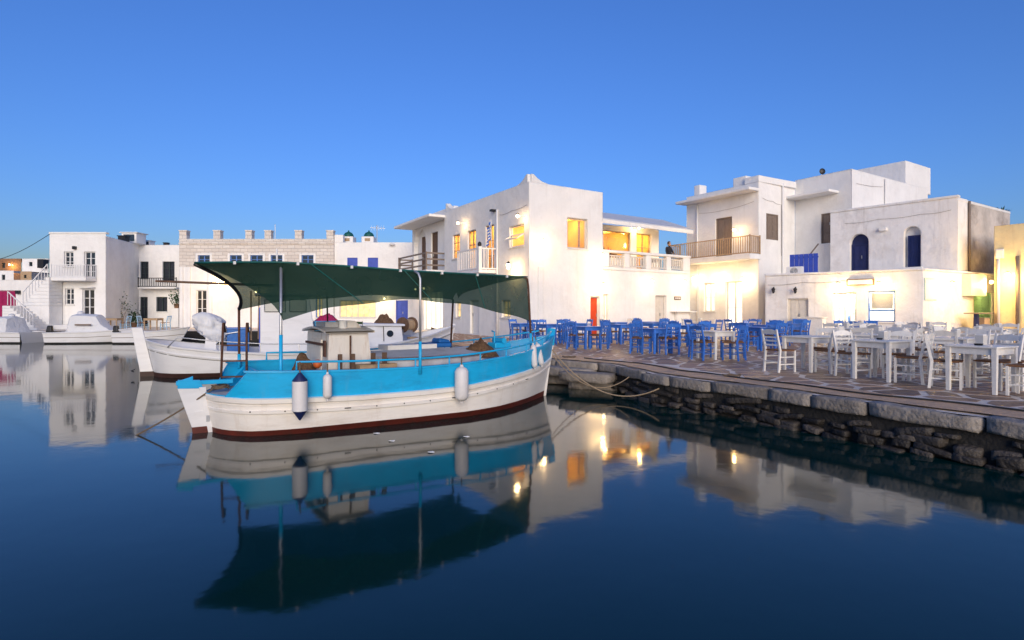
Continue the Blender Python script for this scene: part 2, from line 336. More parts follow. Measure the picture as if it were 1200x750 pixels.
# low landing of long stones by the bow
for i, (px, py, L, zz) in enumerate(((668,432,1.5,.36),(690,438,1.3,.34),(660,441,1.6,.12),(700,447,1.3,.10))):
    p = gp(px, py, zz+.1); me = rough_block(L, .6, .22, .03, 80+i); me.materials.append(M['cap']); o = bpy.data.objects.new('landing_step', me); C.objects.link(o)
    o.location = (p.x, p.y+.25, zz); o.rotation_euler = (0,0,R(-38)+.1*i); o.parent = quay
# concrete strip behind the edge stones
mb = MB(); rows = []
for i in range(61):
    s_ = LN*i/60; p = at(s_); nn, t = nrm(s_); wdt = .92+.10*math.sin(s_*1.7)+.06*math.sin(s_*4.1); a = p+nn*(.13+.02*math.sin(s_*5)); b = p+nn*wdt
    rows.append([(a.x,a.y,Q+.026),(b.x,b.y,Q+.020)])
mb.grid(rows); tag(mb.build('concrete_strip', M['concrete']), kind='structure')
mb = MB(); pts = []
for i in range(40):
    s_ = LN*(.42+.58*i/39); p = at(s_); nn, t = nrm(s_); q = p+nn*(.72+.1*math.sin(s_*1.1)+.05*math.sin(s_*3)); pts.append((q.x,q.y,Q+.036))
mb.tube(pts, .014, 6); tag(mb.build('power_cable', M['cable'], smooth=True), 'thin dark cable running along the concrete strip of the quay', 'cable')

# flagstones: an irregular cell pattern
def voronoi(pts, spacing, inset):
    from collections import defaultdict
    g = defaultdict(list); out = []
    for i, p in enumerate(pts): g[(int(p[0]//spacing), int(p[1]//spacing))].append(i)
    for i, p in enumerate(pts):
        cx, cy = int(p[0]//spacing), int(p[1]//spacing); r = spacing*1.6
        poly = [(p[0]-r,p[1]-r),(p[0]+r,p[1]-r),(p[0]+r,p[1]+r),(p[0]-r,p[1]+r)]
        for gx in range(cx-2, cx+3):
            for gy in range(cy-2, cy+3):
                for j in g.get((gx,gy), ()):
                    if j == i: continue
                    q = pts[j]; dx, dy = q[0]-p[0], q[1]-p[1]; L = math.hypot(dx,dy); nx, ny = dx/L, dy/L; lim = L/2-inset
                    new = []; m = len(poly)
                    for a in range(m):
                        A, B = poly[a], poly[(a+1)%m]; da = (A[0]-p[0])*nx+(A[1]-p[1])*ny-lim; db = (B[0]-p[0])*nx+(B[1]-p[1])*ny-lim
                        if da <= 0: new.append(A)
                        if da*db < 0: tt = da/(da-db); new.append((A[0]+(B[0]-A[0])*tt, A[1]+(B[1]-A[1])*tt))
                    poly = new
                    if len(poly) < 3: break
        out.append(poly)
    return out
pts = []; sp = .60; rng = random.Random(3)
yy = 5.6; r_ = 0
while yy < 33:
    xx = -7+(r_ % 2)*sp/2
    while xx < 24:
        x, y = xx+rng.uniform(-.22,.22), yy+rng.uniform(-.2,.2)
        pts.append((x,y)); xx += sp*rng.uniform(.9,1.25)
    yy += sp*.82; r_ += 1
def edge_dist(x, y):                          # signed distance inland of the quay edge
    best = 1e9; sg = 1
    for i in range(3, len(EDGE)-2):
        a, b = V2(EDGE[i]), V2(EDGE[i+1]); p = Vector((x,y)); d = b-a; tt = max(0, min(1, (p-a).dot(d)/d.length_squared)); q = a+d*tt; L = (p-q).length
        if L < best: best = L; nn = Vector((-d.y, d.x)); sg = 1 if (p-a).dot(nn) > 0 else -1
    return best*sg
cells = []
for p, poly in zip(pts, voronoi(pts, sp, .045)):
    if len(poly) < 3: continue
    e = edge_dist(*p)
    if e < 1.12 or abs(p[0])/p[1] > 1.0: continue
    if p[0] < -4.4+0*p[1]: continue
    cells.append((p[1], p, poly))
cells.sort()
def stone_geo(mb, p, poly, loc):
    n = len(poly); h = Q+.004+random.uniform(0,.005); tx, ty = random.uniform(-.004,.004), random.uniform(-.004,.004)
    ring0, ring1 = [], []
    for a in poly:
        dx, dy = a[0]-p[0], a[1]-p[1]; L = math.hypot(dx,dy) or 1; jx = random.uniform(-.012,.012)
        ring0.append((a[0]+jx-loc[0], a[1]+jx-loc[1], Q-.02-loc[2])); f = max(.3, 1-.016/L); ring1.append((p[0]+dx*f+jx-loc[0], p[1]+dy*f+jx-loc[1], h+tx*dx+ty*dy-loc[2]))
    mb.add(ring0+ring1, [tuple(range(n,2*n))]+[(i,(i+1)%n,n+(i+1)%n,n+i) for i in range(n)])
rest = MB()
for i, (d, p, poly) in enumerate(cells):
    if i < 300:
        mb = MB(); loc = (p[0],p[1],Q); stone_geo(mb, p, poly, loc); o = mb.build('flagstone', M['flag']); o.location = loc; o.parent = quay
    else: stone_geo(rest, p, poly, (0,0,0))
o = rest.build('flagstone_paving', M['flag'], quay); tag(o, kind='stuff')

# ================================================================== buildings
class Face:
    """a vertical wall from A to B (plan); u runs along it, z is height over the quay, d is depth into the wall"""
    def __init__(s, A, B, inside):
        s.A, s.B = V2(A), V2(B); s.L = (s.B-s.A).length; s.d = (s.B-s.A)/s.L; s.n = Vector((s.d.y,-s.d.x))
        if s.n.dot(V2(inside)-s.A) > 0: s.n = -s.n           # outward
    def P(s, u, z, d=0):
        p = s.A+s.d*u-s.n*d; return Vector((p.x,p.y,Q+z))
    def u(s, x):                                             # pixel column -> u
        k = (x-600)/F; return (k*s.A.y-s.A.x)/(s.d.x-k*s.d.y)
    def uz(s, x, y):
        u = s.u(x); D = s.A.y+s.d.y*u; return u, CZ+(HY-y)/F*D-Q
    def rect(s, x0, y0, x1, y1):
        u0, u1 = sorted((s.u(x0), s.u(x1))); xm = (x0+x1)/2; return (u0, u1, s.uz(xm,y1)[1], s.uz(xm,y0)[1])
    def box(s, mb, u0, u1, z0, z1, d0, d1):
        mb.hexa([s.P(u0,z0,d0),s.P(u1,z0,d0),s.P(u1,z0,d1),s.P(u0,z0,d1),s.P(u0,z1,d0),s.P(u1,z1,d0),s.P(u1,z1,d1),s.P(u0,z1,d1)])
def panel(mb, f, z0, z1, ops, dep=.2, u0=0, u1=None):
    """wall sheet with real openings and reveals; ops: (u0,u1,z0,z1[,arch[,depth]])"""
    u1 = f.L if u1 is None else u1
    us = sorted({u0,u1}|{max(u0,min(u1,o[k])) for o in ops for k in (0,1)}); zs = sorted({z0,z1}|{max(z0,min(z1,o[k])) for o in ops for k in (2,3)})
    for i in range(len(us)-1):
        for j in range(len(zs)-1):
            um, zm = (us[i]+us[i+1])/2, (zs[j]+zs[j+1])/2
            if any(o[0]<um<o[1] and o[2]<zm<o[3] for o in ops): continue
            mb.add([f.P(us[i],zs[j]),f.P(us[i+1],zs[j]),f.P(us[i+1],zs[j+1]),f.P(us[i],zs[j+1])], [(0,1,2,3)])
    for o in ops:
        a, b, c, d = o[:4]; arch = len(o) > 4 and o[4]; dd = o[5] if len(o) > 5 else dep
        if arch:
            r = (b-a)/2; n = 10; arc = [(a+r-r*math.cos(math.pi*k/n), d-r+r*math.sin(math.pi*k/n)) for k in range(n+1)]
            for k in range(n):
                (x0,y0),(x1,y1) = arc[k], arc[k+1]
                mb.add([f.P(x0,y0),f.P(x1,y1),f.P(x1,d),f.P(x0,d)], [(0,1,2,3)]); mb.add([f.P(x0,y0),f.P(x1,y1),f.P(x1,y1,dd),f.P(x0,y0,dd)], [(0,1,2,3)])
            mb.add([f.P(a,c),f.P(a,d-r),f.P(a,d-r,dd),f.P(a,c,dd)], [(0,1,2,3)]); mb.add([f.P(b,c),f.P(b,d-r),f.P(b,d-r,dd),f.P(b,c,dd)], [(0,1,2,3)])
            mb.add([f.P(a,c),f.P(b,c),f.P(b,c,dd),f.P(a,c,dd)], [(0,1,2,3)])
        else:
            for (p,q),(r_,s_) in (((a,c),(b,c)),((b,c),(b,d)),((b,d),(a,d)),((a,d),(a,c))):
                mb.add([f.P(p,q),f.P(r_,s_),f.P(r_,s_,dd),f.P(p,q,dd)], [(0,1,2,3)])
def window(par, f, r, frame='whitewood', pane='dark', nx=2, nz=3, d=.14, sill=True, name='window', fw=.055):
    a, b, c, e = r[:4]; mb = MB()
    for q in ((a,a+fw,c,e),(b-fw,b,c,e),(a+fw,b-fw,c,c+fw),(a+fw,b-fw,e-fw,e)): f.box(mb, *q, d-.03, d+.04)
    mw = fw*.6
    for i in range(1, nx): u = a+(b-a)*i/nx; w_ = fw*1.2 if nx == 2 or i*2 == nx else mw; f.box(mb, u-w_/2, u+w_/2, c+fw, e-fw, d-.022, d+.03)
    for j in range(1, nz): z = c+(e-c)*j/nz; f.box(mb, a+fw, b-fw, z-mw/2, z+mw/2, d-.017, d+.025)
    wdw = mb.build(name, M[frame], par)
    mb = MB(); f.box(mb, a+.01, b-.01, c+.01, e-.01, d+.035, d+.05); mb.build('pane', M[pane], wdw)
    if sill: mb = MB(); f.box(mb, a-.06, b+.06, c-.06, c, -.06, d-.03); mb.build('sill', M['plaster'], wdw)
    return wdw
def door(par, f, r, leaf='inkblue', frame=None, d=.14, panels=2, leaves=1, handle=True, name='door', arch=False, lap=0):
    a, b, c, e = r[:4]; mb = MB(); frame = frame or leaf; fw = .06
    for q in ((a,a+fw,c,e),(b-fw,b,c,e),(a+fw,b-fw,e-fw,e)): f.box(mb, *q, d-.04, d+.05)
    dr = mb.build(name, M[frame], par); w_ = (b-a-2*fw)/leaves
    for i in range(leaves):
        mb = MB(); u0, u1 = a+fw+w_*i+.004, a+fw+w_*(i+1)-.004; f.box(mb, u0, u1, c+.01, e-fw-.004, d, d+.04)
        for j in range(panels):
            z0 = c+.12+(e-c-.2)*j/panels; z1 = c+.02+(e-c-.2)*(j+1)/panels; f.box(mb, u0+.07, u1-.07, z0, z1, d-.018, d)
        mb.build('leaf', M[leaf], dr)
    if handle:
        mb = MB(); u = a+fw+w_*.88 if leaves == 1 else (a+b)/2+.06; f.box(mb, u-.015, u+.015, c+.95, c+1.1, d-.07, d-.02); mb.build('handle', M['metal'], dr)
    return dr
def room(par, f, r, wall='ochre', depth=1.6, power=6, col=(1,.62,.24), d0=.2, lamp=True):
    a, b, c, e = r[:4]; a -= .08; b += .08; c -= .05; e += .08; mb = MB()
    P = [f.P(a,c,d0+.01),f.P(b,c,d0+.01),f.P(b,e,d0+.01),f.P(a,e,d0+.01),f.P(a,c,depth),f.P(b,c,depth),f.P(b,e,depth),f.P(a,e,depth)]
    mb.add(P, [(4,5,6,7),(0,1,5,4),(1,2,6,5),(2,3,7,6),(3,0,4,7)]); rm = mb.build('room', M[wall], par)
    if lamp:
        l = bpy.data.lights.new('room_light', 'POINT'); l.energy = power*1.8; l.color = col; l.shadow_soft_size = .12
        o = bpy.data.objects.new('room_light', l); C.objects.link(o); o.location = f.P((a+b)/2, e-.3, depth*.5); attach(o, rm)
    return rm
def flat_roof(mb, poly, z): n = len(poly); mb.add([(p[0],p[1],Q+z) for p in poly], [tuple(range(n))])
def slab(par, f, u0, u1, z0, z1, out, name, m='plaster', inn=0, bevel=.02):
    mb = MB(); f.box(mb, u0, u1, z0, z1, -out, inn); return mb.build(name, M[m], par, bevel=bevel)
def railing(par, path, z0, z1, m, gap=.13, post=.05, barw=.028, rail=.05, name='railing', bottom=.09, plank=False):
    """path: plan points; one mesh for posts and rails, one mesh per baluster"""
    mb = MB(); P = [V2(p) for p in path]
    for p in P: mb.box((p.x,p.y,Q+(z0+z1)/2+.02), (post,post,z1-z0+.04), math.atan2((P[1]-P[0]).y,(P[1]-P[0]).x))
    for a, b in zip(P[:-1], P[1:]):
        for z in ((z1, z0+bottom) if not plank else [z0+(z1-z0)*k for k in (.3,.65,1)]): mb.bar((a.x,a.y,Q+z-rail/2),(b.x,b.y,Q+z-rail/2), rail, rail if not plank else .09)
    r = mb.build(name, M[m], par)
    if not plank:
        for a, b in zip(P[:-1], P[1:]):
            n = max(2, int((b-a).length/gap)); 
            for i in range(1, n):
                q = a.lerp(b, i/n); mb = MB(); mb.box((q.x,q.y,Q+(z0+bottom+z1-rail)/2), (barw,barw,z1-rail-z0-bottom), math.atan2((b-a).y,(b-a).x)); mb.build('baluster', M[m], r)
    return r
def wall_lamp(f, x, y, label, power=8, col=(1,.66,.30), out=.2, kind='globe', group='wall lamps'):
    out = max(out, .42); u, z = f.uz(x, y); e = thing('wall_lamp', label, 'lamp', f.P(u,z,0), 0, group, world=True); p = f.P(u,z,-out)
    mb = MB(); f.box(mb, u-.05, u+.05, z-.08, z+.08, -.02, -.001); mb.bar(f.P(u,z,-.02), f.P(u,z+.02,-out), .02); mb.build('bracket', M['whitewood'], e)
    if kind == 'globe':
        mb = MB(); mb.lathe(p, [(.02,-.07),(.05,-.055),(.07,0),(.05,.05),(.02,.07)], 10); mb.build('bulb', M['bulb'], e, smooth=True)
        mb = MB(); mb.lathe(p, [(.10,.075),(.08,.09),(.03,.12),(.01,.13)], 10); mb.build('shade', M['black'], e, smooth=True)
    else:                                     # six-sided lantern
        mb = MB(); mb.lathe(p, [(.05,-.13),(.10,.08)], 6); mb.build('lantern_glass', M['bulb'], e)
        mb = MB(); mb.lathe(p, [(.135,.085),(.08,.14),(.03,.17),(.03,.2),(.01,.23)], 6); mb.lathe(p, [(.02,-.17),(.06,-.14)], 6)
        for k in range(6):
            a = 2*math.pi*k/6; mb.bar(p+Vector((.055*math.cos(a),.055*math.sin(a),-.13)), p+Vector((.105*math.cos(a),.105*math.sin(a),.08)), .012)
        mb.build('lantern_cage', M['black'], e)
    l = bpy.data.lights.new('lamp_light', 'POINT'); l.energy = power*1.5; l.color = (col[0], col[1]*.94, col[2]*.8); l.shadow_soft_size = .09
    o = bpy.data.objects.new('lamp_light', l); C.objects.link(o); o.location = f.P(u,z-.02,-out-.02) if kind == 'globe' else f.P(u,z-.02,-out); attach(o, e)
    if kind == 'globe': o.location = f.P(u, z-.13, -out-.02)
    else: o.location = f.P(u, z-.22, -out)
    return e
def horn(par, c, h=.45, w=.5, z=0, name='corner_horn', dirs=((1,0),(0,1))):
    """swept-up parapet corner"""
    mb = MB()
    for dx, dy in dirs:
        d = Vector((dx,dy)); pr = [(0,h),(.12,h*.98),(.3,h*.6),(.55,h*.25),(.95,0.0)]; nrmv = Vector((-d.y,d.x))*.13
        top = [Vector((c[0],c[1]))+d*a for a, b in pr]
        for i in range(len(pr)-1):
            a, b = top[i], top[i+1]; za, zb = Q+z+pr[i][1], Q+z+pr[i+1][1]; z0 = Q+z-.01
            mb.hexa([(*(a-nrmv),z0),(*(b-nrmv),z0),(*(b+nrmv),z0),(*(a+nrmv),z0),(*(a-nrmv),za),(*(b-nrmv),zb),(*(b+nrmv),zb),(*(a+nrmv),za)])
    return mb.build(name, M['plaster'], par)
def downpipe(par, f, x, y0, y1, m='whitewood', r=.05):
    u, z0 = f.uz(x, y0); _, z1 = f.uz(x, y1); mb = MB(); mb.tube([f.P(u,z0,-.07), f.P(u,z1,-.07)], r, 8); return mb.build('downpipe', M[m], par, smooth=True)

dL = Vector((-.51,.86)).normalized(); dR = Vector((.835,.55)).normalized()
def along(p, d, t): return V2(p)+V2(d)*t

# ---- main two-storey house on the corner, with a roof terrace wing
K = V2((.75,25)); MH = 6.95
fl = Face(K, along(K,dL,9.1), (3,30)); fr = Face(K, along(K,dR,4.33), (1,32))
mh = thing('corner_house', 'tall white two-storey corner house with horned parapet and lit amber windows', 'house', (K.x,K.y,Q), 0, None, True)
tw0 = along(K,dR,4.33); tw1 = along(K,dR,10.67)
ft = Face(tw0, tw1, (3,34))
ops_l = {}
ops_l['w1'] = fl.rect(530.5,275,538.6,303); ops_l['w2'] = fl.rect(548,270,557.6,313); ops_l['w3'] = fl.rect(569,264,578.6,313); ops_l['w4'] = fl.rect(597,264,614,289)
ops_l['gd'] = fl.rect(551,352,561,391); ops_l['gw'] = fl.rect(588,352,598,372); ops_l['gw2'] = fl.rect(534,354,540,372)
bal_z = 3.22
for k in ('w2','w3'): ops_l[k] = (ops_l[k][0], ops_l[k][1], bal_z+.02, ops_l[k][3])
ops_l['gd'] = (ops_l['gd'][0], ops_l['gd'][1], .05, ops_l['gd'][3])
ops_r = {'w': fr.rect(665,256,688.6,291), 'd1': fr.rect(692,347.5,703,385)}
ops_r['d1'] = (ops_r['d1'][0], ops_r['d1'][1], .03, ops_r['d1'][3])
ops_t = {'d': ft.rect(768,346.5,781,385), 'd2': (.0+.02, ft.u(713), .03, ft.uz(708,345)[1])}
ops_t['d'] = (ops_t['d'][0], ops_t['d'][1], .03, ops_t['d'][3])
mb = MB(); panel(mb, fl, -.02, MH, list(ops_l.values())); panel(mb, fr, -.02, MH, list(ops_r.values()), .22)
TZ = 3.25
panel(mb, ft, -.02, TZ, list(ops_t.values()))
back0, back1 = along(tw0,dL,2.6), along(tw1,dL,2.6)
fb = Face(back0, back1, (4,38)); topb = 5.95
ops_b = {'a': fb.rect(707,271,739,300), 'b': fb.rect(746,274,763,300)}
ops_b['a'] = (max(.05,ops_b['a'][0]), ops_b['a'][1], 4.15, ops_b['a'][3]); ops_b['b'] = (ops_b['b'][0], ops_b['b'][1], TZ+.05, ops_b['b'][3])
endu = fb.u(772)
panel(mb, fb, TZ-.02, topb, list(ops_b.values()), .2, 0, endu)
fs = Face(tw0, back0, (0,30)); panel(mb, fs, TZ, MH, [])                 # side of the tall block over the terrace
fe = Face(tw1, along(tw1,dL,6), (8,30)); panel(mb, fe, -.02, TZ, [])
bend = fb.P(endu,0,0); fe2 = Face((bend.x,bend.y), along((bend.x,bend.y),dL,4), (5,36)); panel(mb, fe2, TZ-.02, topb, [])
flat_roof(mb, [K, tw0, along(tw0,dL,9.1), along(K,dL,9.1)], MH-.02)
flat_roof(mb, [tw0, tw1, along(tw1,dL,6), along(tw0,dL,6)], TZ-.01)
flat_roof(mb, [back0, bend.xy, along(bend.xy,dL,4), along(back0,dL,4)], topb-.02)
fk = Face(along(K,dL,9.1), along(along(K,dL,9.1),dR,8), (2,28)); panel(mb, fk, -.02, MH, [])
mb.build('wall', M['plaster'], mh)
horn(mh, along(along(K,dL,.14),dR,.14), .36, z=MH, dirs=((dR.x,dR.y),(dL.x,dL.y)))
horn(mh, along(along(K,dL,8.95),dR,.14), .45, z=MH, dirs=((dR.x,dR.y),(-dL.x,-dL.y)))
horn(mh, along((bend.x,bend.y),dL,.14)-dR*.15, .45, z=topb, dirs=((-dR.x,-dR.y),))
mb = MB(); p = along(K,dR,4.2); 
for k, (m_, pan) in {'w1':('tanwood','clear'),'w2':('tanwood','clear'),'w3':('tanwood','clear'),'w4':('whitewood','clear')}.items():
    window(mh, fl, ops_l[k], m_, pan, 1 if k == 'w4' else 2, 1 if k == 'w4' else 3, .12, k in ('w1','w4')); room(mh, fl, ops_l[k], power=7, depth=1.5)
# the top-hung sash of the end window stands open
a, b, c, e = ops_l['w4']; mb = MB(); zh = c+(e-c)*.55
for u in (a+.06, b-.06): mb.bar(fl.P(u,zh,.05), fl.P(u,c+.32,-.33), .045)
mb.bar(fl.P(a+.06,c+.32,-.33), fl.P(b-.06,c+.32,-.33), .05); mb.bar(fl.P(a+.06,zh,.05), fl.P(b-.06,zh,.05), .05)
sash = mb.build('open_sash', M['whitewood'], mh); mb = MB(); mb.add([fl.P(a+.06,zh,.05),fl.P(b-.06,zh,.05),fl.P(b-.06,c+.32,-.33),fl.P(a+.06,c+.32,-.33)], [(0,1,2,3)]); mb.build('pane', M['clear'], sash)
window(mh, fl, ops_l['gw'], 'cream', 'litpane', 2, 2); window(mh, fl, ops_l['gw2'], 'cream', 'litpane', 1, 2)
door(mh, fl, ops_l['gd'], 'whitewood', 'cream', panels=3)
window(mh, fr, ops_r['w'], 'cream', 'clear', 1, 1, .16); room(mh, fr, ops_r['w'], power=9, depth=1.9, d0=.22)
a, b, c, e = ops_r['w']; mb = MB(); fr.box(mb, a+.08, a+(b-a)*.33, c+.05, e-.06, .5, .55); fr.box(mb, b-.30, b-.22, c+.03, e-.05, .3, .36); fr.box(mb, a+.5, a+.58, c, e-.1, .9, .95); mb.build('inner_shutter', M['tanwood'], mh)
door(mh, fr, ops_r['d1'], 'red', 'cream', .16, 1)
a, b, c, e = ops_t['d2']; window(mh, ft, ops_t['d2'], 'cream', 'glowpane', 2, 4, .1, False, 'glazed_door')
door(mh, ft, ops_t['d'], 'cream', 'cream', .16, 4, 2)
for k in ('a','b'):
    window(mh, fb, ops_b[k], 'tanwood', 'clear', 1 if k == 'a' else 2, 1 if k == 'a' else 3, .14, k == 'a'); room(mh, fb, ops_b[k], power=12, depth=2.0)
# shelves and bottles inside the terrace bar
for i in range(9):
    u = ops_b['a'][0]+.3+i*.17; mb = MB(); p = fb.P(u, 4.45+.12*(i % 2), 1.2); mb.lathe(p, [(.04,0),(.045,.2),(.02,.26),(.018,.34)], 8); o = mb.build('bottle', M[('greenblack','orange','red','wood','paper')[i % 5]], smooth=True)
    tag(o, ('dark','orange','red','brown','white')[i % 5]+(' bottle on the shelf inside the lit terrace bar' if i < 5 else ' bottle farther along the shelf of the terrace bar, toward the narrow window'), 'bottle', 'bottles in the terrace bar')
mb = MB(); fb.box(mb, ops_b['a'][0]-.2, ops_b['a'][1]+.2, 4.38, 4.44, 1.05, 1.5); fb.box(mb, ops_b['a'][0]-.2, ops_b['a'][1]+.2, 4.50, 4.53, 1.15, 1.5); mb.build('shelf', M['wood'], mh)
# awning over the terrace
u1 = fb.u(774); ztop = fb.uz(707,249)[1]; aw = [fb.P(.02,ztop,-.0), fb.P(u1+.2,ztop-.0,0), fb.P(u1+.75,ztop-.72,-1.75), fb.P(.02,ztop-.66,-1.75)]
mb = MB(); mb.hexa([p-Vector((0,0,.05)) for p in aw]+aw); aws = mb.build('awning', M['roofgrey'], mh)
mb = MB(); q0, q1 = aw[3], aw[2]; mb.hexa([q0-Vector((0,0,.26)), q1-Vector((0,0,.26)), q1-Vector((0,0,.26))+Vector((dL.x,dL.y,0))*.03, q0-Vector((0,0,.26))+Vector((dL.x,dL.y,0))*.03, q0-Vector((0,0,.052)), q1-Vector((0,0,.052)), q1-Vector((0,0,.052))+Vector((dL.x,dL.y,0))*.03, q0-Vector((0,0,.052))+Vector((dL.x,dL.y,0))*.03]); mb.build('valance', M['plaster'], aws)
# terrace parapet: plinth, piers, coping and timber balusters
mb = MB(); ft.box(mb, .02, ft.L, TZ-.02, TZ+.14, .0, .24); mb.build('parapet_plinth', M['plaster'], mh)
mb = MB(); ft.box(mb, -.0, ft.L+.03, TZ+.84, TZ+.97, -.03, .27); mb.build('parapet_coping', M['plaster'], mh, bevel=.02)
xs = [(708,714),(732,738),(757.5,763),(781.5,786.5),(801,806)]
us = [(ft.u(a), ft.u(b)) for a, b in xs]; us[0] = (.02, us[0][1]); us[-1] = (us[-1][0], ft.L)
for a, b in us: mb = MB(); ft.box(mb, a, b, TZ+.14, TZ+.84, .005, .235); mb.build('pier', M['plaster'], mh)
for (a, b), (c, d) in zip(us[:-1], us[1:]):
    mb = MB(); ft.box(mb, b, c, TZ+.68, TZ+.74, .08, .14); ft.box(mb, b, c, TZ+.2, TZ+.26, .08, .14); r = mb.build('rail_panel', M['cream'], mh)
    for i in range(6):
        u = b+(c-b)*(i+.5)/6; mb = MB(); ft.box(mb, u-.035, u+.035, TZ+.26, TZ+.68, .09, .13); mb.build('baluster', M['cream'], r)
# side balcony
t0, t1 = 2.84, 5.34; slab(mh, fl, t0, t1, bal_z-.16, bal_z, 1.0, 'balcony_slab', bevel=.015)
o_ = fl.n*1.0; pa, pb = along(K,dL,t0), along(K,dL,t1); ins = .05
path = [pa+fl.n*.04+dL*ins, pa+fl.n*.95+dL*ins, pb+fl.n*.95-dL*ins, pb+fl.n*.04-dL*ins]
mb = MB(); q = pa+fl.n*.93+dL*.08; mb.box((q.x,q.y,Q+bal_z+.55), (.16,.16,1.1), math.atan2(dL.y,dL.x)); mb.build('corner_post', M['whitewood'], mh)
railing(mh, path, bal_z, bal_z+1.05, 'whitewood', .2, .06, .05, .06)
mb = MB(); mb.lathe((q.x,q.y,Q+bal_z+1.1), [(.05,0),(.09,.05),(.10,.12),(.06,.2),(.02,.23)], 10); tag(mb.build('post_lantern', M['black'], smooth=True), 'small dark round lantern on the white balcony corner post', 'lantern')
downpipe(mh, fl, 584, 396, 246); pl_ = fr.rect(630,312,637,400); slab(mh, fr, pl_[0], pl_[1], 0, pl_[3], .05, 'pilaster')
mb = MB(); u, z = fl.uz(580, 247); fl.box(mb, u-.1, u+.1, z-.05, z+.05, -.25, 0); mb.build('floodlight', M['black'], mh)
# Greek flag hanging at the balcony
u0, z0 = fl.uz(583.5, 263); base = fl.P(u0,z0-1.3,-.35)
fg = thing('flag', 'blue and white striped flag hanging limp beside the white balcony', 'flag', base, 0, None, True)
mb = MB(); mb.tube([fl.P(u0,bal_z+.2,-.3), fl.P(u0-.05,z0+.2,-.42)], .018, 6); mb.build('pole', M['whitewood'], fg)
mb = MB(); NX, NZ = 14, 9; rows = []
for j in range(NZ+1):
    row = []
    for i in range(NX+1):
        a = i/NX; zz = z0+.1-j/NZ*.75-a*.42; row.append(fl.P(u0-.06-.0+a*.36+.03*math.sin(a*9), zz, -.42-.07*math.sin(a*11+j*.3)))
    rows.append(row)
for j in range(NZ):
    for i in range(NX):
        cross = i < 5 and j < 5; m_ = (1 if (i == 2 or j == 2) else 0) if cross else (j % 2); mb.mi = m_; mb.add([rows[j][i],rows[j][i+1],rows[j+1][i+1],rows[j+1][i]], [(0,1,2,3)])
mb.build('cloth', [M['flagblue'], M['flagwhite']], fg)
# counter shelf and small sign under the terrace
u, z = ft.uz(785.5,366); u2 = ft.u(811); mb = MB(); ft.box(mb, u, ft.L, z, z+.06, -.45, -.005); mb.prism([ft.P(u+.3,0,0).xy, ft.P(ft.L-.3,0,0).xy, ft.P(ft.L-.3,0,-.2).xy, ft.P(u+.3,0,-.2).xy], Q, Q+z); mb.build('wall_counter', M['plaster'], mh)
r = ft.rect(790,347.5,797.5,351.5); mb = MB(); ft.box(mb, *r, -.03, -.002); sg = mb.build('sign', M['wood'], mh)
for i in range(3): mb = MB(); u = r[0]+(r[1]-r[0])*(.2+.3*i); ft.box(mb, u-.05, u+.05, r[2]+.05, r[3]-.05, -.04, -.03); mb.build('letter_mark', M['whitewood'], sg)
wall_lamp(fr, 630, 284, 'bright wall lamp just right of the tall house corner', 16, out=.16)
wall_lamp(fl, 605, 312, 'wrought lantern on the bracket left of the tall house corner', 15, out=.42, kind='lantern')
wall_lamp(fr, 699, 300, 'bright wall lamp beside the end of the terrace parapet', 12, out=.16)
wall_lamp(fr, 700, 334, 'bright wall lamp above the orange red door', 15, out=.2)
wall_lamp(ft, 757, 330, 'small wall lamp under the terrace left of the cream door', 6, out=.12)
wall_lamp(ft, 795, 331, 'small wall lamp under the terrace above the tiny sign', 7, out=.12)
wall_lamp(fl, 616, 254, 'uplight glowing on the parapet of the tall house corner', 5, out=.2)
wall_lamp(fl, 545, 262, 'lamp glowing above the balcony windows of the corner house', 4, out=.25)

wall_lamp(fb, 742.5, 268, 'added amber lamp under the awning, standing in for glow from the terrace rooms', 16, (1,.60,.18), .3)  # added lamp: gives the terrace wall the amber glow of the lit rooms

# ---- house with the curved brown balcony, left of the corner house
K2 = along(K,dL,9.1); f6 = Face(K2+dR*.25, along(K2,dL,5.8)+dR*.25, (2,40)); H6 = 6.6
h6 = thing('balcony_house', 'white house with wide roof slab, brown plank balcony and arched niche', 'house', (K2.x,K2.y,Q), 0, None, True)
o6 = {'arch': f6.rect(485,268,499,312), 'd1': f6.rect(494,280,499,312), 'd2': f6.rect(505,272,513,312), 'gd': f6.rect(497,350,510,385)}
ops = [o6['d2'][:2]+(3.62,o6['d2'][3]), o6['arch'][:2]+(3.62,o6['arch'][3],True,.3), (.8,3.8,.05,2.45)]
mb = MB(); panel(mb, f6, -.02, H6, ops); f6b = Face(f6.B, along(f6.B,dR,6), (2,38)); panel(mb, f6b, -.02, H6, []); flat_roof(mb, [f6.A, f6.B, along(f6.B,dR,6), along(f6.A,dR,6)], H6-.02); mb.build('wall', M['plaster'], h6)
door(h6, f6, ops[0], 'wood', panels=3); a = ops[1]; mb = MB(); f6.box(mb, a[0]-.02, a[1]+.02, a[2], a[3], .31, .36); mb.build('niche_back', M['plaster'], h6)
um = (a[0]+a[1])/2; door(h6, f6, (a[0]+.1, um, a[2], a[3]-.55), 'wood', None, .2, 3)
slab(h6, f6, -.1, f6.L+.1, H6, H6+.16, 1.25, 'roof_slab', inn=.5); slab(h6, f6, -.1, 3.6, H6+.16, H6+.75, -.3, 'roof_parapet', inn=.6)
slab(h6, f6, .2, f6.L, 3.42, 3.6, 1.3, 'balcony_slab')
railing(h6, [f6.P(.3,0,-.04).xy, f6.P(.3,0,-1.25).xy, f6.P(f6.L-.9,0,-1.25).xy, f6.P(f6.L-.1,0,-.9).xy, f6.P(f6.L-.1,0,-.04).xy], 3.6, 4.6, 'greywood', plank=True, rail=.06, post=.08)
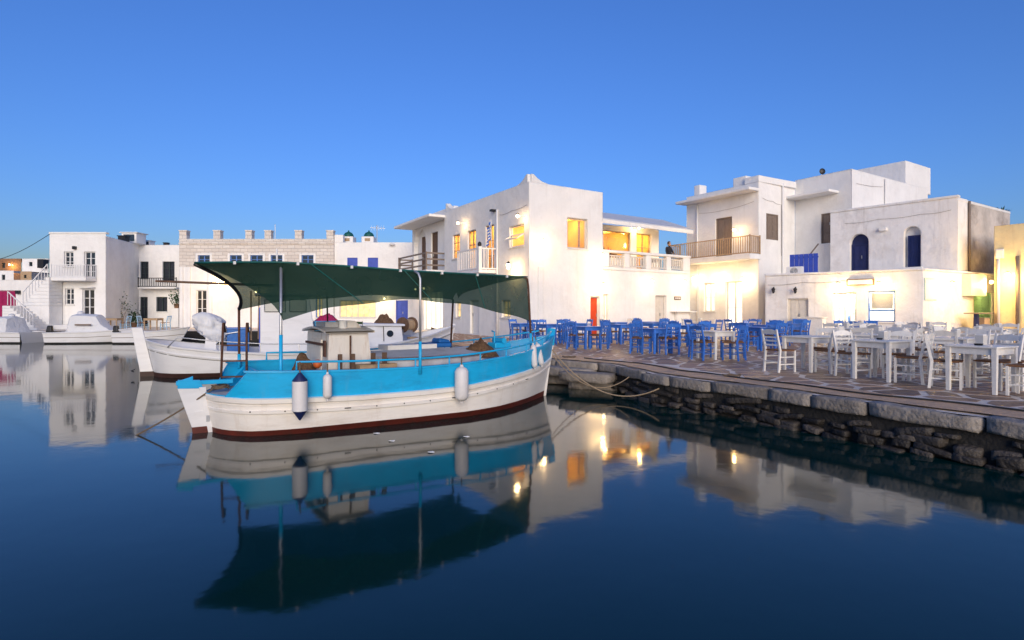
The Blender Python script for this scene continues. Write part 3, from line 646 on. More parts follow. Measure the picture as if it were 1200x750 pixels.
window(h6, f6, (.8,3.8,.05,2.45), 'cream', 'glowpane', 4, 1, .2, False, 'shopfront')
wall_lamp(f6, 494, 339, 'small lamp under the brown balcony slab by the shopfront', 5, out=.4); wall_lamp(f6, 504, 338, 'small lamp under the brown balcony slab nearer the corner house', 5, out=.4)

# ---- house with the slatted timber balcony and cornice
C8 = V2((13,30)); f8 = Face(C8, along(C8,dL,4.9), (16,36)); s8 = Face(C8, along(C8,dR,3.4), (10,36))
h8 = thing('timber_balcony_house', 'tall white house with cornice slab and slatted timber balcony over bright doorways', 'house', (C8.x,C8.y,Q), 0, None, True)
zb = f8.uz(879,299)[1]; ze = f8.uz(879,226)[1]; H8 = s8.uz(889,205)[1]
o8 = {'d': f8.rect(838.5,255,857.7,296), 'w': f8.rect(825,332,837.6,365), 'g': f8.rect(850,330,869.6,388)}
o8['d'] = o8['d'][:2]+(zb+.02,o8['d'][3]); o8['g'] = o8['g'][:2]+(.03,o8['g'][3]); os8 = s8.rect(898,251,911.5,281)
u8s = f8.u(879)
mb = MB(); panel(mb, f8, -.02, ze+.5, list(o8.values())); panel(mb, s8, -.02, H8, [os8])
Bp = [C8, along(C8,dR,3.4), along(along(C8,dR,3.4),dL,4.9), along(C8,dL,4.9)]; f8c = Face(Bp[3], Bp[2], C8); panel(mb, f8c, -.02, ze+.5, []); flat_roof(mb, Bp, ze+.5)
mb.build('wall', M['plaster'], h8)
def pblock(par, f, x0, x1, z0, z1, d0, d1, name, m='plaster'):
    a, b = sorted((f.u(x0), f.u(x1))); mb = MB(); f.box(mb, a, b, z0, z1, d0, d1); return mb.build(name, M[m], par, bevel=.02)
slab(h8, f8, -.05, f8.L+.1, ze, ze+.15, .85, 'cornice')
pblock(h8, f8, 872, 889, ze+.5, H8, .003, 3.3, 'stair_tower'); pblock(h8, f8, 857, 872, ze+.5, f8.uz(865,207)[1], .15, 2.5, 'roof_block'); pblock(h8, f8, 812, 818.5, ze+.5, f8.uz(815,217)[1], .1, .7, 'chimney'); 
slab(h8, f8, -.15, f8.L+.6, zb-.28, zb, .9, 'balcony_slab')
railing(h8, [f8.P(-.1,0,-.04).xy, f8.P(-.1,0,-.85).xy, f8.P(f8.L+.5,0,-.85).xy, f8.P(f8.L+.5,0,-.04).xy], zb, zb+.95, 'tanwood', .14, .06, .032, .05)
door(h8, f8, o8['d'], 'greywood', None, .1, 3, 2); window(h8, f8, o8['w'], 'cream', 'glowpane', 2, 2); window(h8, f8, o8['g'], 'cream', 'glowpane', 2, 2, .18, False, 'glazed_door')
a, b, c, d = os8; mb = MB(); s8.box(mb, a, b, c, d, -.02, .05)
door(h8, s8, os8, 'greywood', None, .02, 3, 2, False, 'shutter')
downpipe(h8, f8, 818, 384, 240, 'plaster'); downpipe(h8, s8, 916, 384, 215, 'plaster')
wall_lamp(f8, 844, 326, 'lamp over the bright doorways below the timber balcony', 20, (1,.74,.40), .3); wall_lamp(f8, 818, 326, 'lamp below the timber balcony next to the terrace wing', 12, (1,.74,.40), .3)
wall_lamp(f8, 866, 270, 'small lamp by the upper shutters above the timber balcony', 6, (1,.62,.24), .3)
wall_lamp(f8, 876, 327, 'lamp below the timber balcony at the house corner', 12, (1,.74,.40), .3)

# ---- house behind, with a thin door canopy
P9 = along(C8,dR,3.4); e9 = along(P9,-dL,3.1); f9 = Face(P9+dR*.02, e9+dR*.02, (20,36)); s9 = Face(f9.B, along(f9.B,dR,9), (18,36))
h9 = thing('canopy_house', 'white house with a thin slab canopy over a brown upper door', 'house', (P9.x,P9.y,Q), 0, None, True)
H9 = f9.uz(997,198)[1]; o9 = f9.rect(962,250,974.5,285)
mb = MB(); panel(mb, f9, -.02, H9, [o9]); panel(mb, s9, -.02, H9, []); flat_roof(mb, [f9.A, f9.B, s9.B, along(s9.B,dL,3.1)], H9-.02); mb.build('wall', M['plaster'], h9)
a, b = sorted((f9.u(925), f9.u(983))); z9 = f9.uz(985,226)[1]; slab(h9, f9, a-.05, b, z9, z9+.14, .9, 'canopy_slab')
door(h9, f9, o9, 'greywood', None, .08, 3); pblock(h9, s9, 1062, 1091, H9-.3, s9.uz(1075,192)[1], .02, 3.5, 'roof_room'); downpipe(h9, s9, 1036, 260, 210, 'plaster', .04)
mb = MB(); a, z = f9.uz(949.5,303); u2, z2 = f9.uz(963,286); mb.bar(f9.P(a,z,-.3), f9.P(u2,z2,-.3), .05); mb.build('handrail', M['greywood'], h9)
dp = f9.P(f9.u(953), H9, .8); dish = thing('satellite_dish', 'dark satellite dish on the roof of the canopy house', 'dish', dp, 0, None, True)
mb = MB(); mb.tube([dp, dp+Vector((0,0,.4))], .03, 6); mb.build('mast', M['metal'], dish)
mb = MB(); rows = []
for i in range(5):
    r_ = .17*i/4; rows.append([dp+Vector((r_*math.cos(k*math.pi/6), -.1+r_*r_*1.5, .38+r_*math.sin(k*math.pi/6))) for k in range(13)])
mb.grid(rows); mb.build('reflector', M['black'], dish, smooth=True)

# ---- upper house with two arched openings
A10, B10 = V2((16.5,29.5)), V2((19.8,25.3)); f10 = Face(A10, B10, (22,32)); s10 = Face(B10, along(B10,dR,6.6), (18,32)); H10 = f10.uz(1121,231)[1]
h10 = thing('arched_house', 'white upper house with one arched ink blue door and one arched shuttered window', 'house', (A10.x,A10.y,Q), 0, None, True)
zr = 2.9
oA = f10.rect(996,274,1018,330); oA = (oA[0],oA[1],zr+.02,oA[3],True,.28); oB = f10.rect(1059,265,1079,313); oB = oB+(True,.28)
mb = MB(); panel(mb, f10, 1, H10, [oA, oB]); flat_roof(mb, [A10, B10, s10.B, along(s10.B,(A10-B10).normalized(),4)], H10-.02); mb.build('wall', M['plaster2'], h10)
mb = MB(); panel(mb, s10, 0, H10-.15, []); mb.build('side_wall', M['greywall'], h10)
mb = MB(); f10.box(mb, -.03, f10.L+.04, H10-.01, H10+.1, -.04, .3); s10.box(mb, 0, s10.L, H10-.16, H10-.03, -.02, .3); mb.build('parapet_cap', M['plaster2'], h10, bevel=.02)
mb = MB(); s10.box(mb, .02, 1.1, 0, H10-.01, -.012, .2); mb.build('end_pilaster', M['plaster2'], h10)
a, b, c, d = oA[:4]; mb = MB(); f10.box(mb, a-.02, b+.02, c, d, .30, .36); mb.build('arch_backing', M['inkblue'], h10); door(h10, f10, (a+.03,b-.03,c,d-.5), 'inkblue', None, .2, 2, 2)
a, b, c, d = oB[:4]; mb = MB(); f10.box(mb, a-.02, b+.02, c, d, .30, .36); mb.build('arch_backing', M['plaster2'], h10); door(h10, f10, (a+.12,b-.02,c,d-.42), 'inkblue', None, .2, 2, 2, False, 'shutter')
slab(h10, f10, a-.1, b+.1, c-.09, c, .1, 'sill'); downpipe(h10, s10, 1134, 330, 236, 'greywood', .05)
r = f10.rect(1031,268,1040,271); slab(h10, f10, r[0], r[1], r[2], r[3]+.05, .15, 'lamp_bracket')

# ---- ground floor cafe front in two facets
A11, B11, C11 = V2((12.1,27.2)), V2((16.6,23.0)), V2((23.1,27.0)); f11 = Face(A11, B11, (17,28)); g11 = Face(B11, C11, (17,28)); H11 = 2.92
h11 = thing('cafe', 'low white cafe building with lit shop window, glazed doors and wall lamps', 'cafe', (B11.x,B11.y,Q), 0, None, True)
oD = f11.rect(923,350,947,392); oD = oD[:2]+(.03,oD[3]); oG = f11.rect(976,343,1003,395); oG = oG[:2]+(.03,oG[3]); oW = f11.rect(1017,341,1049,377); oM = g11.rect(1141,343,1163,392); oM = oM[:2]+(.03,oM[3])
mb = MB(); panel(mb, f11, -.02, H11, [oD,oG,oW]); panel(mb, g11, -.02, H11, [oM]); w11 = Face(A11, along(A11,dR,4), (17,28)); 
l11 = Face(A11, along(A11,(A11-K).normalized(),4), (17,28)); panel(mb, Face(A11, (14.3,31), (17,28)), -.02, H11, []); flat_roof(mb, [A11, B11, C11, (22.5,33), (14.3,31)], H11-.02); mb.build('wall', M['plaster2'], h11)
mb = MB(); f11.box(mb, -.02, f11.L+.02, H11-.01, H11+.09, -.05, .25); g11.box(mb, .06, g11.L, H11-.01, H11+.085, -.05, .25); mb.build('coping', M['plaster2'], h11, bevel=.02)
door(h11, f11, oD, 'cream', 'cream', .12, 1, 2); window(h11, f11, oG, 'whitewood', 'clear', 4, 3, .14, False, 'glazed_door'); room(h11, f11, oG, 'plaster', 1.8, 26, (1,.88,.66))
window(h11, f11, oW, 'winblue', 'clear', 1, 1, .12); room(h11, f11, oW, 'plaster', 1.6, 26, (1,.88,.66))
a, b, c, d = oW; mb = MB(); f11.box(mb, a+.05, b-.05, c+(d-c)*.34, c+(d-c)*.40, .1, .16); mb.build('window_rail', M['winblue'], h11)
mb = MB(); f11.box(mb, a+.1, b-.1, c+(d-c)*.42, d-.08, .17, .18); mb.build('roller_blind', M['paper'], h11)
for i in range(6):
    u = oG[0]+.15+i*.2; z = .5+.28*(i % 5); mb = MB(); p = f11.P(u,z,1.3); mb.lathe(p, [(.05,0),(.055,.2),(.02,.27),(.018,.36)], 8); tag(mb.build('bottle', M[('leaf','winblue','mint')[i%3]], smooth=True), ('green','blue','mint')[i%3]+(' bottle on the shelves behind the cafe glass door' if i < 3 else ' bottle behind the cafe glass door, on the side of the shop window'), 'bottle', 'bottles in the cafe')
    mb = MB(); f11.box(mb, u-.1, u+.1, z-.03, z, 1.15, 1.5); mb.build('shelf', M['whitewood'], h11)
door(h11, g11, oM, 'mint', 'mint', .1, 1, 2, False, 'louvred_door')
for i in range(14):
    mb = MB(); a, b, c, d = oM; z = c+.16+(d-c-.35)*i/14; g11.box(mb, a+.16, b-.16, z, z+.05, .05, .085); mb.build('slat', M['mint'], h11)
r = f11.rect(993,327,1025,334.5); mb = MB(); f11.box(mb, *r, -.16, -.002); sb = mb.build('sign_box', M['wood'], h11); mb = MB(); f11.box(mb, r[0]+.05, r[1]-.05, r[2]+.04, r[3]-.04, -.17, -.16); mb.build('sign_face', M['paper'], sb)
r = g11.rect(1083,326,1097.5,352); mb = MB(); g11.box(mb, *r, -.03, -.002); nb = mb.build('notice_board', M['menu'], h11); mb = MB(); g11.box(mb, r[0]+.06, r[1]-.06, r[2]+.06, r[3]-.06, -.036, -.03); mb.build('notice_sheet', M['paper'], nb)
r = g11.rect(1127,322,1145,347); mb = MB(); g11.box(mb, *r, -.35, -.002); tag(mb.build('meter_cabinet', M['cream'], bevel=.01), 'cream wall cabinet hung beside the mint green door', 'cabinet')
wall_lamp(f11, 985, 334, 'wall lamp left of the white sign box on the cafe', 15, (1,.70,.32), .25); wall_lamp(f11, 1032, 333, 'wall lamp right of the white sign box on the cafe', 15, (1,.70,.32), .25)
wall_lamp(g11, 1102, 333, 'glaring wall lamp beside the pale notice board', 30, (1,.66,.26), .3)
for x in (908,933.5):
    u, z = f11.uz(x, 340); e = thing('unlit_lantern', 'unlit black wall lantern on the cafe wall above the cream doors' if x > 920 else 'unlit black wall lantern on the cafe wall left of the cream doors', 'lantern', f11.P(u,z,0), 0, None, True)
    mb = MB(); p = f11.P(u,z,-.2); mb.lathe(p, [(.04,-.16),(.09,.03)], 6); mb.build('lantern_glass', M['dark'], e); mb = MB(); mb.lathe(p, [(.11,.035),(.05,.09),(.01,.13)], 6); mb.tube([f11.P(u,z-.1,-.01), f11.P(u,z+.15,-.12), p+Vector((0,0,.12))], .015, 6); mb.build('bracket', M['black'], e)
# roof clutter on the cafe
u0_, u1_ = sorted((f11.u(915.5), f11.u(949.5))); gz = H11; gb = thing('blue_roof_gate', 'dark blue boarded gate standing on the flat cafe roof', 'gate', f11.P(u0_,gz,1.2), 0, None, True)
for i in range(6):
    a = u0_+(u1_-u0_)*i/6; mb = MB(); f11.box(mb, a+.01, a+(u1_-u0_)/6-.01, gz-.01, gz+1.05, 1.2, 1.25); mb.build('board', M['shutblue'], gb)
mb = MB(); f11.box(mb, u0_, u1_, gz+.85, gz+.93, 1.25, 1.3); f11.box(mb, u0_, u1_, gz+.1, gz+.2, 1.25, 1.3); mb.build('ledger', M['shutblue'], gb)
r = f11.rect(917,316,936,325); e = thing('air_conditioner', 'white air conditioner unit in front of the blue roof gate', 'air conditioner', f11.P(r[0],gz,.7), 0, None, True)
mb = MB(); f11.box(mb, r[0], r[1], gz, gz+.42, .5, .8); mb.build('casing', M['whitewood'], e, bevel=.02); mb = MB(); c_ = f11.P((r[0]+r[1])/2, gz+.21, .49)
for k in range(3):
    pts_ = [c_+Vector((f11.d.x*math.cos(t_)*.05*(k+1), f11.d.y*math.cos(t_)*.05*(k+1), math.sin(t_)*.05*(k+1))) for t_ in [2*math.pi*i/16 for i in range(17)]]; mb.tube(pts_, .008, 5, False)
mb.build('fan_grille', M['black'], e)

# ---- yellow-lit house at the alley
A12 = V2((20.5,24.2)); f12 = Face(A12, along(A12,-dL,7), (26,26)); s12 = Face(A12, along(A12,dR,5), (26,24)); H12 = f12.uz(1166,265)[1]
h12 = thing('alley_house', 'cream plastered house with a downpipe beside the alley and mint door', 'house', (A12.x,A12.y,Q), 0, None, True)
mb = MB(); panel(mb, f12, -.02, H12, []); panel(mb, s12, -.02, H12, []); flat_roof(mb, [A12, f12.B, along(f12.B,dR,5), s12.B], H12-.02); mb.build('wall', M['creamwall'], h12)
downpipe(h12, f12, 1171, 384, 300, 'plaster'); r = f12.rect(1168,292,1177,303); slab(h12, f12, r[0], r[1], r[2], r[3], .14, 'meter_box'); downpipe(h12, f12, 1193, 384, 300, 'greywood', .06)
wall_lamp(f12, 1188, 322, 'wall lamp on the alley house lighting the cream wall', 45, (1,.66,.24), .6)
wall_lamp(s12, 1176, 330, 'lamp round the corner of the alley house lighting the mint door', 18, (1,.72,.34), .4)
def agave(x, y, z, lab):
    e = thing('roof_plant', lab, 'plant', (x,y,z), 0, None)
    for k in range(16):
        a = k*2.4; l = .5+.25*random.random(); el = .5+.5*random.random(); mb = MB(); d = Vector((math.cos(a)*math.cos(el), math.sin(a)*math.cos(el), math.sin(el))); sd = Vector((-math.sin(a),math.cos(a),0))*.035
        mb.add([-sd, sd, d*l*.6+sd*.9+Vector((0,0,.03)), d*l+Vector((0,0,-.06)), d*l*.6-sd*.9+Vector((0,0,.03))], [(0,1,2,3,4)]); mb.build('leaf', M['leaf'], e)
p = s10.P(s10.u(1186), H10-.15, .4); agave(p.x, p.y, p.z, 'spiky dark plant on the roof edge above the weathered side wall')

# thin service cables stapled along the fronts
def facade_cable(par, f, pts_, r=.007, m='greywood'):
    mb = MB(); P_ = [f.P(*f.uz(x,y), -.03) for x, y in pts_]; Q_ = []
    for a, b in zip(P_[:-1], P_[1:]): Q_ += [a.lerp(b,i/6)-Vector((0,0,.05*math.sin(math.pi*i/6))) for i in range(6)]
    mb.tube(Q_+[P_[-1]], r, 5); return mb.build('cable', M[m], par)
facade_cable(mh, fl, [(618,240),(600,247),(586,252)]); facade_cable(h8, s8, [(893,232),(905,236),(915,240),(915,300)]); facade_cable(h10, f10, [(990,262),(1030,257),(1080,251),(1115,246)]); facade_cable(h11, f11, [(900,334),(940,331),(990,329)]); facade_cable(h9, s9, [(1003,215),(1034,219)]); facade_cable(h8, f8, [(884,236),(850,246),(820,250)])

# ================================================================== far side of the harbour
def X(x, D): return (x-600)/F*D
# white house with outside stair
D2 = 38.0; f2 = Face((X(58,D2),D2), (X(124,D2),D2), (-29,45)); s2 = Face((X(124,D2),D2), (X(163,43),43), (-31,40)); H2 = f2.uz(90,274)[1]
h2 = thing('stair_house', 'white two-storey harbour house with outside stair and white bar balcony', 'house', (f2.A.x,f2.A.y,Q), 0, None, True)
q2 = {'a': f2.rect(75,295,86,312.5), 'b': f2.rect(98.5,295,111.5,325), 'c': f2.rect(76,338,86.5,357), 'd': f2.rect(96.5,339,110.5,378)}
zb2 = f2.uz(93,326)[1]; q2['b'] = q2['b'][:2]+(zb2+.02,q2['b'][3]); q2['d'] = q2['d'][:2]+(.3,q2['d'][3])
mb = MB(); panel(mb, f2, -.02, H2, list(q2.values())); panel(mb, s2, -.02, H2-.15, []); fx = Face(f2.A, (X(58,D2),D2+6), (-28,40)); panel(mb, fx, -.02, H2, []); flat_roof(mb, [f2.A, f2.B, s2.B, (X(58,D2),D2+6)], H2-.16); mb.build('wall', M['plaster'], h2)
mb = MB(); f2.box(mb, -.03, f2.L+.03, H2-.005, H2+.12, -.04, .3); mb.build('parapet_cap', M['plaster'], h2, bevel=.02)
for k, nz in (('a',3),('c',3)): window(h2, f2, q2[k], 'whitewood', 'dark', 2, nz)
window(h2, f2, q2['b'], 'whitewood', 'dark', 2, 4, .14, False, 'glazed_door'); window(h2, f2, q2['d'], 'whitewood', 'dark', 2, 4, .14, False, 'glazed_door')
u0, u1 = f2.u(73), f2.u(113.5); slab(h2, f2, u0, u1, zb2-.22, zb2, 1.0, 'balcony_slab')
railing(h2, [f2.P(u0+.04,0,-.95).xy, f2.P(u1-.04,0,-.95).xy, f2.P(u1-.04,0,-.04).xy], zb2, zb2+.85, 'whitewood', .16, .05, .03, .05)
slab(h2, f2, q2['d'][0]-.1, q2['d'][1]+.1, q2['d'][3]+.08, q2['d'][3]+.16, .3, 'door_hood'); slab(h2, f2, f2.u(72), f2.L, 0, .3, .8, 'door_step')
mb = MB(); u, z = f2.uz(88.5,290.5); f2.box(mb, u-.09, u+.09, z-.1, z+.1, -.2, 0); mb.build('wall_spotlight', M['black'], h2)
# stair: lower flight climbs to the left, upper flight back to the balcony
st = thing('outside_stair', 'whitewashed outside stair climbing in two flights to the house balcony', 'stair', f2.P(f2.u(50),0,-1), 0, None, True)
xs0, xs1 = f2.u(77), f2.u(44); n1, n2_ = 9, 8; mid = 1.55
for i in range(n1):
    a = xs0+(xs1-xs0)*i/n1; b = xs1-.3; mb = MB(); zt = mid*(i+1)/n1; f2.box(mb, min(a,b), max(a,b), mid*i/n1, zt, -2.3, -1.15); mb.build('step', M['plaster'], st)
for i in range(n2_):
    a = f2.u(45)+(f2.u(73)-f2.u(45))*i/n2_; mb = MB(); f2.box(mb, a, f2.u(73)+.05, mid+(zb2-mid)*i/n2_, mid+(zb2-mid)*(i+1)/n2_, -1.15, -.05); mb.build('step', M['plaster'], st)
mb = MB(); f2.box(mb, xs1-.3, f2.u(73)+.05, 0, mid, -1.14, -.05); mb.build('landing', M['plaster'], st)
mb = MB(); a, b = f2.P(f2.u(45),mid+.9,-1.2), f2.P(f2.u(73),zb2+.85,-1.2); mb.bar(a, b, .05)
for i in range(9):
    t = i/8; q = a.lerp(b, t); mb.bar(q-Vector((0,0,.85)), q, .03)
mb.build('handrail', M['whitewood'], st); mb = MB()
a, b = f2.P(f2.u(44),mid+.9,-2.25), f2.P(f2.u(72),.95,-2.25); mb.bar(a, b, .05)
for i in range(9): q = a.lerp(b, i/8); mb.bar(q-Vector((0,0,.85)), q, .03)
mb.build('handrail', M['whitewood'], st)
# set-back house with dark joinery
D3 = 43.0; f3 = Face((X(163,D3)-.02,D3), (X(214,D3),D3), (-26,48)); H3 = f3.uz(185,287)[1]
h3 = thing('dark_joinery_house', 'white house with dark green framed windows and small black balcony', 'house', (f3.A.x,f3.A.y,Q), 0, None, True)
q3 = [f3.rect(164,306.5,174,327), f3.rect(190.5,306.5,204.5,330), f3.rect(158+.8,348,171,382), f3.rect(183,348,196,365)]; q3[0] = (.1,)+q3[0][1:]; q3[2] = (.08,f3.u(173),.05,q3[2][3])
mb = MB(); panel(mb, f3, -.02, H3, q3); flat_roof(mb, [f3.A, f3.B, (X(214,D3),D3+5), (X(163,D3),D3+5)], H3-.02); mb.build('wall', M['plaster'], h3)
window(h3, f3, q3[0], 'greenblack', 'dark', 2, 3); window(h3, f3, q3[1], 'greenblack', 'dark', 2, 3, .14, False); window(h3, f3, q3[2], 'greenblack', 'dark', 2, 3, .14, False, 'glazed_door'); window(h3, f3, q3[3], 'greenblack', 'dark', 2, 1)
u0, u1 = f3.u(169), f3.L; zb3 = f3.uz(185,337)[1]; slab(h3, f3, u0, u1, zb3-.12, zb3, .8, 'balcony_slab'); railing(h3, [f3.P(u0+.04,0,-.75).xy, f3.P(u1-.04,0,-.75).xy], zb3, zb3+.7, 'black', .16, .05, .03, .05)
def vent(x, y, D, w, h, lab, m='plaster', cap='dark', z0=None):
    p = Vector((X(x,D), D, Q+z0)); e = thing('roof_vent', lab, 'roof vent', p); mb = MB(); mb.b(-w/2,w/2,-w/2,w/2,0,h); mb.build('shaft', M[m], e); mb = MB(); mb.b(-w*.36,w*.36,-w/2-.02,-w/2-.001,h*.2,h*.85); mb.build('opening', M[cap], e); mb = MB(); mb.b(-w*.6,w*.6,-w*.6,w*.6,h,h+.06); mb.build('cap', M[m], e)
vent(157,275,42.5,1.1,.75,'square white roof box with dark opening on the stair house', z0=H2-.16); vent(145,278,41,.5,.35,'dark little roof vent left of the square white roof box','black','black',z0=H2-.16); vent(174,283,44,.6,.4,'small white roof vent above the black balcony',z0=H3-.02); vent(195,285,44,.3,.25,'tiny dark roof vent next to the stone parapet','black','black',z0=H3-.02)
# stone-faced hall with parapet pillars
D4 = 41.0; f4 = Face((X(210,D4),D4), (X(391,D4),D4), (-18,48)); H4 = f4.uz(300,281)[1]; zs = f4.uz(300,313)[1]
h4 = thing('stone_hall', 'long harbour hall with stone upper storey, blue windows and parapet pillars', 'hall', (f4.A.x,f4.A.y,Q), 0, None, True)
q4 = [f4.rect(a,299,b,309) for a, b in ((232,246),(269.5,283.5),(293.5,308),(317.5,331),(353.5,367.5))]; qd = f4.rect(230,340,242,380); qd = qd[:2]+(.05,qd[3])
low = [qd]+[f4.rect(a,345,b,372) for a, b in ((395-25,400-22),(330,345))]
mb = MB(); panel(mb, f4, zs, H4, q4, .16); fx = Face(f4.A, (f4.A.x,D4+8), (-18,45)); panel(mb, fx, zs, H4, []); fx2 = Face(f4.B, (f4.B.x,D4+8), (-18,45)); panel(mb, fx2, zs, H4, []); mb.build('stone_storey', M['stone'], h4)
mb = MB(); panel(mb, f4, -.02, zs, low); panel(mb, fx, -.02, zs, []); flat_roof(mb, [f4.A,f4.B,fx2.B,fx.B], H4-.02); mb.build('wall', M['plaster'], h4)
slab(h4, f4, -.03, f4.L+.03, H4-.30, H4-.22, .08, 'string_course', 'stone'); slab(h4, f4, -.03, f4.L+.03, H4-.002, H4+.06, .05, 'coping', inn=.3)
for a, b in ((210,218.5),(250,258),(287.5,295),(310,317.5),(345.5,353.5),(382.5,390.5)):
    mb = MB(); u0, u1 = f4.u(a), f4.u(b); f4.box(mb, u0, u1, H4+.06, H4+.62, 0, .45); f4.box(mb, u0-.03, u1+.03, H4+.62, H4+.7, -.03, .48); mb.build('parapet_pillar', M['stone'], h4)
for r in q4:
    window(h4, f4, r, 'winblue', 'dark', 2, 2, .1, False); mb = MB(); a, b, c, d = r
    for q in ((a-.16,a,c-.05,d+.12),(b,b+.16,c-.05,d+.12),(a,b,d,d+.12)): f4.box(mb, *q, -.03, .02)
    mb.build('window_surround', M['plaster'], h4)
window(h4, f4, qd, 'whitewood', 'dark', 2, 4, .12, False, 'glazed_door')
for r in low[1:]: window(h4, f4, r, 'winblue', 'litpane', 2, 2)
for x in (213,222,247): mb = MB(); u = f4.u(x); f4.box(mb, u-.12, u+.12, 0, zs-.02, -.08, .02); mb.build('pilaster', M['plaster'], h4)
wall_lamp(f4, 258, 331, 'warm wall lamp on the stone hall seen under the boat canopy', 30, (1,.68,.28), .35); wall_lamp(f4, 303, 342, 'small hanging wall lamp on the hall behind the green canopy', 5, (1,.62,.25), .3)
mb = MB(); u = f4.u(319); p = f4.P(u,H4,.5); mb.tube([p, p+Vector((0,0,1.2))], .025, 5); tag(mb.build('roof_pole', M['metal']), 'thin bare pole standing on the stone hall roof', 'pole')
# plain house with two blue shutters
D5 = 41.2; f5 = Face((X(391,D5)+.05,D5), (X(484,D5),D5), (-10,48)); H5 = f5.uz(440,284)[1]
h5 = thing('blue_shutter_house', 'plain white house with two closed blue shutters and lit shopfront', 'house', (f5.A.x,f5.A.y,Q), 0, None, True)
q5 = [f5.rect(407,302,419,317), f5.rect(431,302,443,317), f5.rect(464,352,478,384), f5.rect(398,352,440,372)]; q5[2] = q5[2][:2]+(.05,q5[2][3])
mb = MB(); panel(mb, f5, -.02, H5, q5); flat_roof(mb, [f5.A,f5.B,(f5.B.x,D5+7),(f5.A.x,D5+7)], H5-.02); mb.build('wall', M['plaster'], h5)
for r in q5[:2]: door(h5, f5, r, 'shutblue', 'shutblue', .05, 2, 2, False, 'shutter')
door(h5, f5, q5[2], 'shutblue', 'shutblue', .1, 2, 2); window(h5, f5, q5[3], 'cream', 'litpane', 6, 2, .14)
wall_lamp(f5, 452, 350, 'warm lamp over the shopfront of the blue shutter house', 10, (1,.70,.35), .35)
slab(h5, f5, 0, f5.u(402), H5, H5+.55, 0, 'parapet_end', inn=.4)
for x, lab in ((403,'white chimney with green dome, next to the stone hall'),(427.5,'white chimney with green dome, farther from the stone hall')):
    p = f5.P(f5.u(x),H5-.02,1.2); e = thing('domed_chimney', lab, 'chimney', p, 0, 'domed chimneys'); mb = MB(); mb.b(-.45,.45,-.45,.45,0,.55); mb.build('stack', M['plaster'], e, bevel=.03); mb = MB(); mb.b(-.2,.2,-.47,-.452,.2,.42); mb.build('vent_opening', M['tanwood'], e)
    mb = MB(); mb.lathe((0,0,.55), [(.38,0),(.36,.15),(.26,.3),(.1,.38),(.05,.42),(.04,.5)], 14); mb.build('dome', M['green'], e, smooth=True)
p = f5.P(f5.u(438),H5,1); an = thing('television_antenna', 'thin television antenna on the blue shutter house roof', 'antenna', p); mb = MB(); mb.tube([(0,0,0),(0,0,1.4)], .03, 5); mb.build('mast', M['metal'], an); mb = MB(); mb.bar((-.5,0,1.2),(.6,0,1.15), .03)
for k in range(6): mb.bar((-.4+.18*k,-.2,1.2),(-.4+.18*k,.2,1.2), .02); mb.bar((-.4+.18*k,0,1.0),(-.4+.18*k,0,1.35), .015)
mb.build('boom', M['metal'], an)
p = f5.P(f5.u(460),H5,.3); lp = thing('roof_lamp', 'white street lamp bowl over the plain white house front', 'lamp', p); mb = MB(); mb.tube([(0,0,-.5),(0,-.3,-.1),(0,-.5,-.1)], .03, 6); mb.build('arm', M['whitewood'], lp); mb = MB(); mb.lathe((0,-.5,-.25), [(.05,0),(.22,.05),(.12,.17),(.04,.2)], 12); mb.build('bowl', M['whitewood'], lp, smooth=True)
# low house with the magenta door, and houses on the slope behind it
D1 = 39.5; f1 = Face((X(-60,D1),D1), (X(57,D1),D1), (-37,45)); H1 = f1.uz(20,328)[1]; h1 = thing('magenta_door_house', 'low white house with a wide magenta door beside the stair', 'house', (f1.A.x,f1.A.y,Q), 0, None, True)
r = f1.rect(-14,340.5,18.5,366); mb = MB(); panel(mb, f1, -.02, H1, [(r[0],r[1],.6,r[3])]); flat_roof(mb, [f1.A,f1.B,(f1.B.x,D1+5),(f1.A.x,D1+5)], H1-.02); mb.build('wall', M['plaster'], h1); door(h1, f1, (r[0],r[1],.6,r[3]), 'magenta', 'magenta', .1, 1, 4, False)
mb = MB(); u, z = f1.uz(22.5,342.5); f1.box(mb, u-.12, u+.12, z-.12, z+.12, -.2, 0); mb.build('wall_lamp_box', M['black'], h1)
for i, (x0,x1,yt,yb,D,m,lab) in enumerate(((26,57,303,330,52,'plaster','white flat-roofed house rising behind the low magenta-door house'),(-20,25,303,318,60,'terracotta','brown house with a small lit lamp on the slope behind'),(-20,16,317,330,48,'plaster','low white house with one dark window on the slope behind'),(24,37,318,330,47,'tanwood','small tan block house between the white slope houses'))):
    a, b = X(x0,D), X(x1,D); z0, z1 = 0, CZ+(HY-yt)/F*D-Q; ff = Face((a,D),(b,D),((a+b)/2,D+5)); e = thing('slope_house', lab, 'house', (a,D,Q), 0, 'houses on the slope', True); wr = ff.rect(x0+8,yt+4,x0+12,yt+9) if x1-x0 > 20 else ff.rect(x0+4,yt+4,x0+7,yt+8)
    if i in (1,2): wr = ff.rect(2,yt+5,6,yt+11)
    mb = MB(); panel(mb, ff, 0, z1, [wr]); flat_roof(mb, [(a,D),(b,D),(b,D+5),(a,D+5)], z1-.02); mb.build('wall', M[m], e); window(e, ff, wr, 'greenblack', 'dark', 1, 1, .12, False)
    if i == 1: wall_lamp(ff, 15, 310.5, 'small glowing lamp on the brown slope house', 18, (1,.6,.2), .3)
    if i == 0: mb = MB(); ff.box(mb, ff.u(50), ff.u(57), z1-.9, z1-.1, -.6, -.01); mb.build('water_tank', M['black'], e)
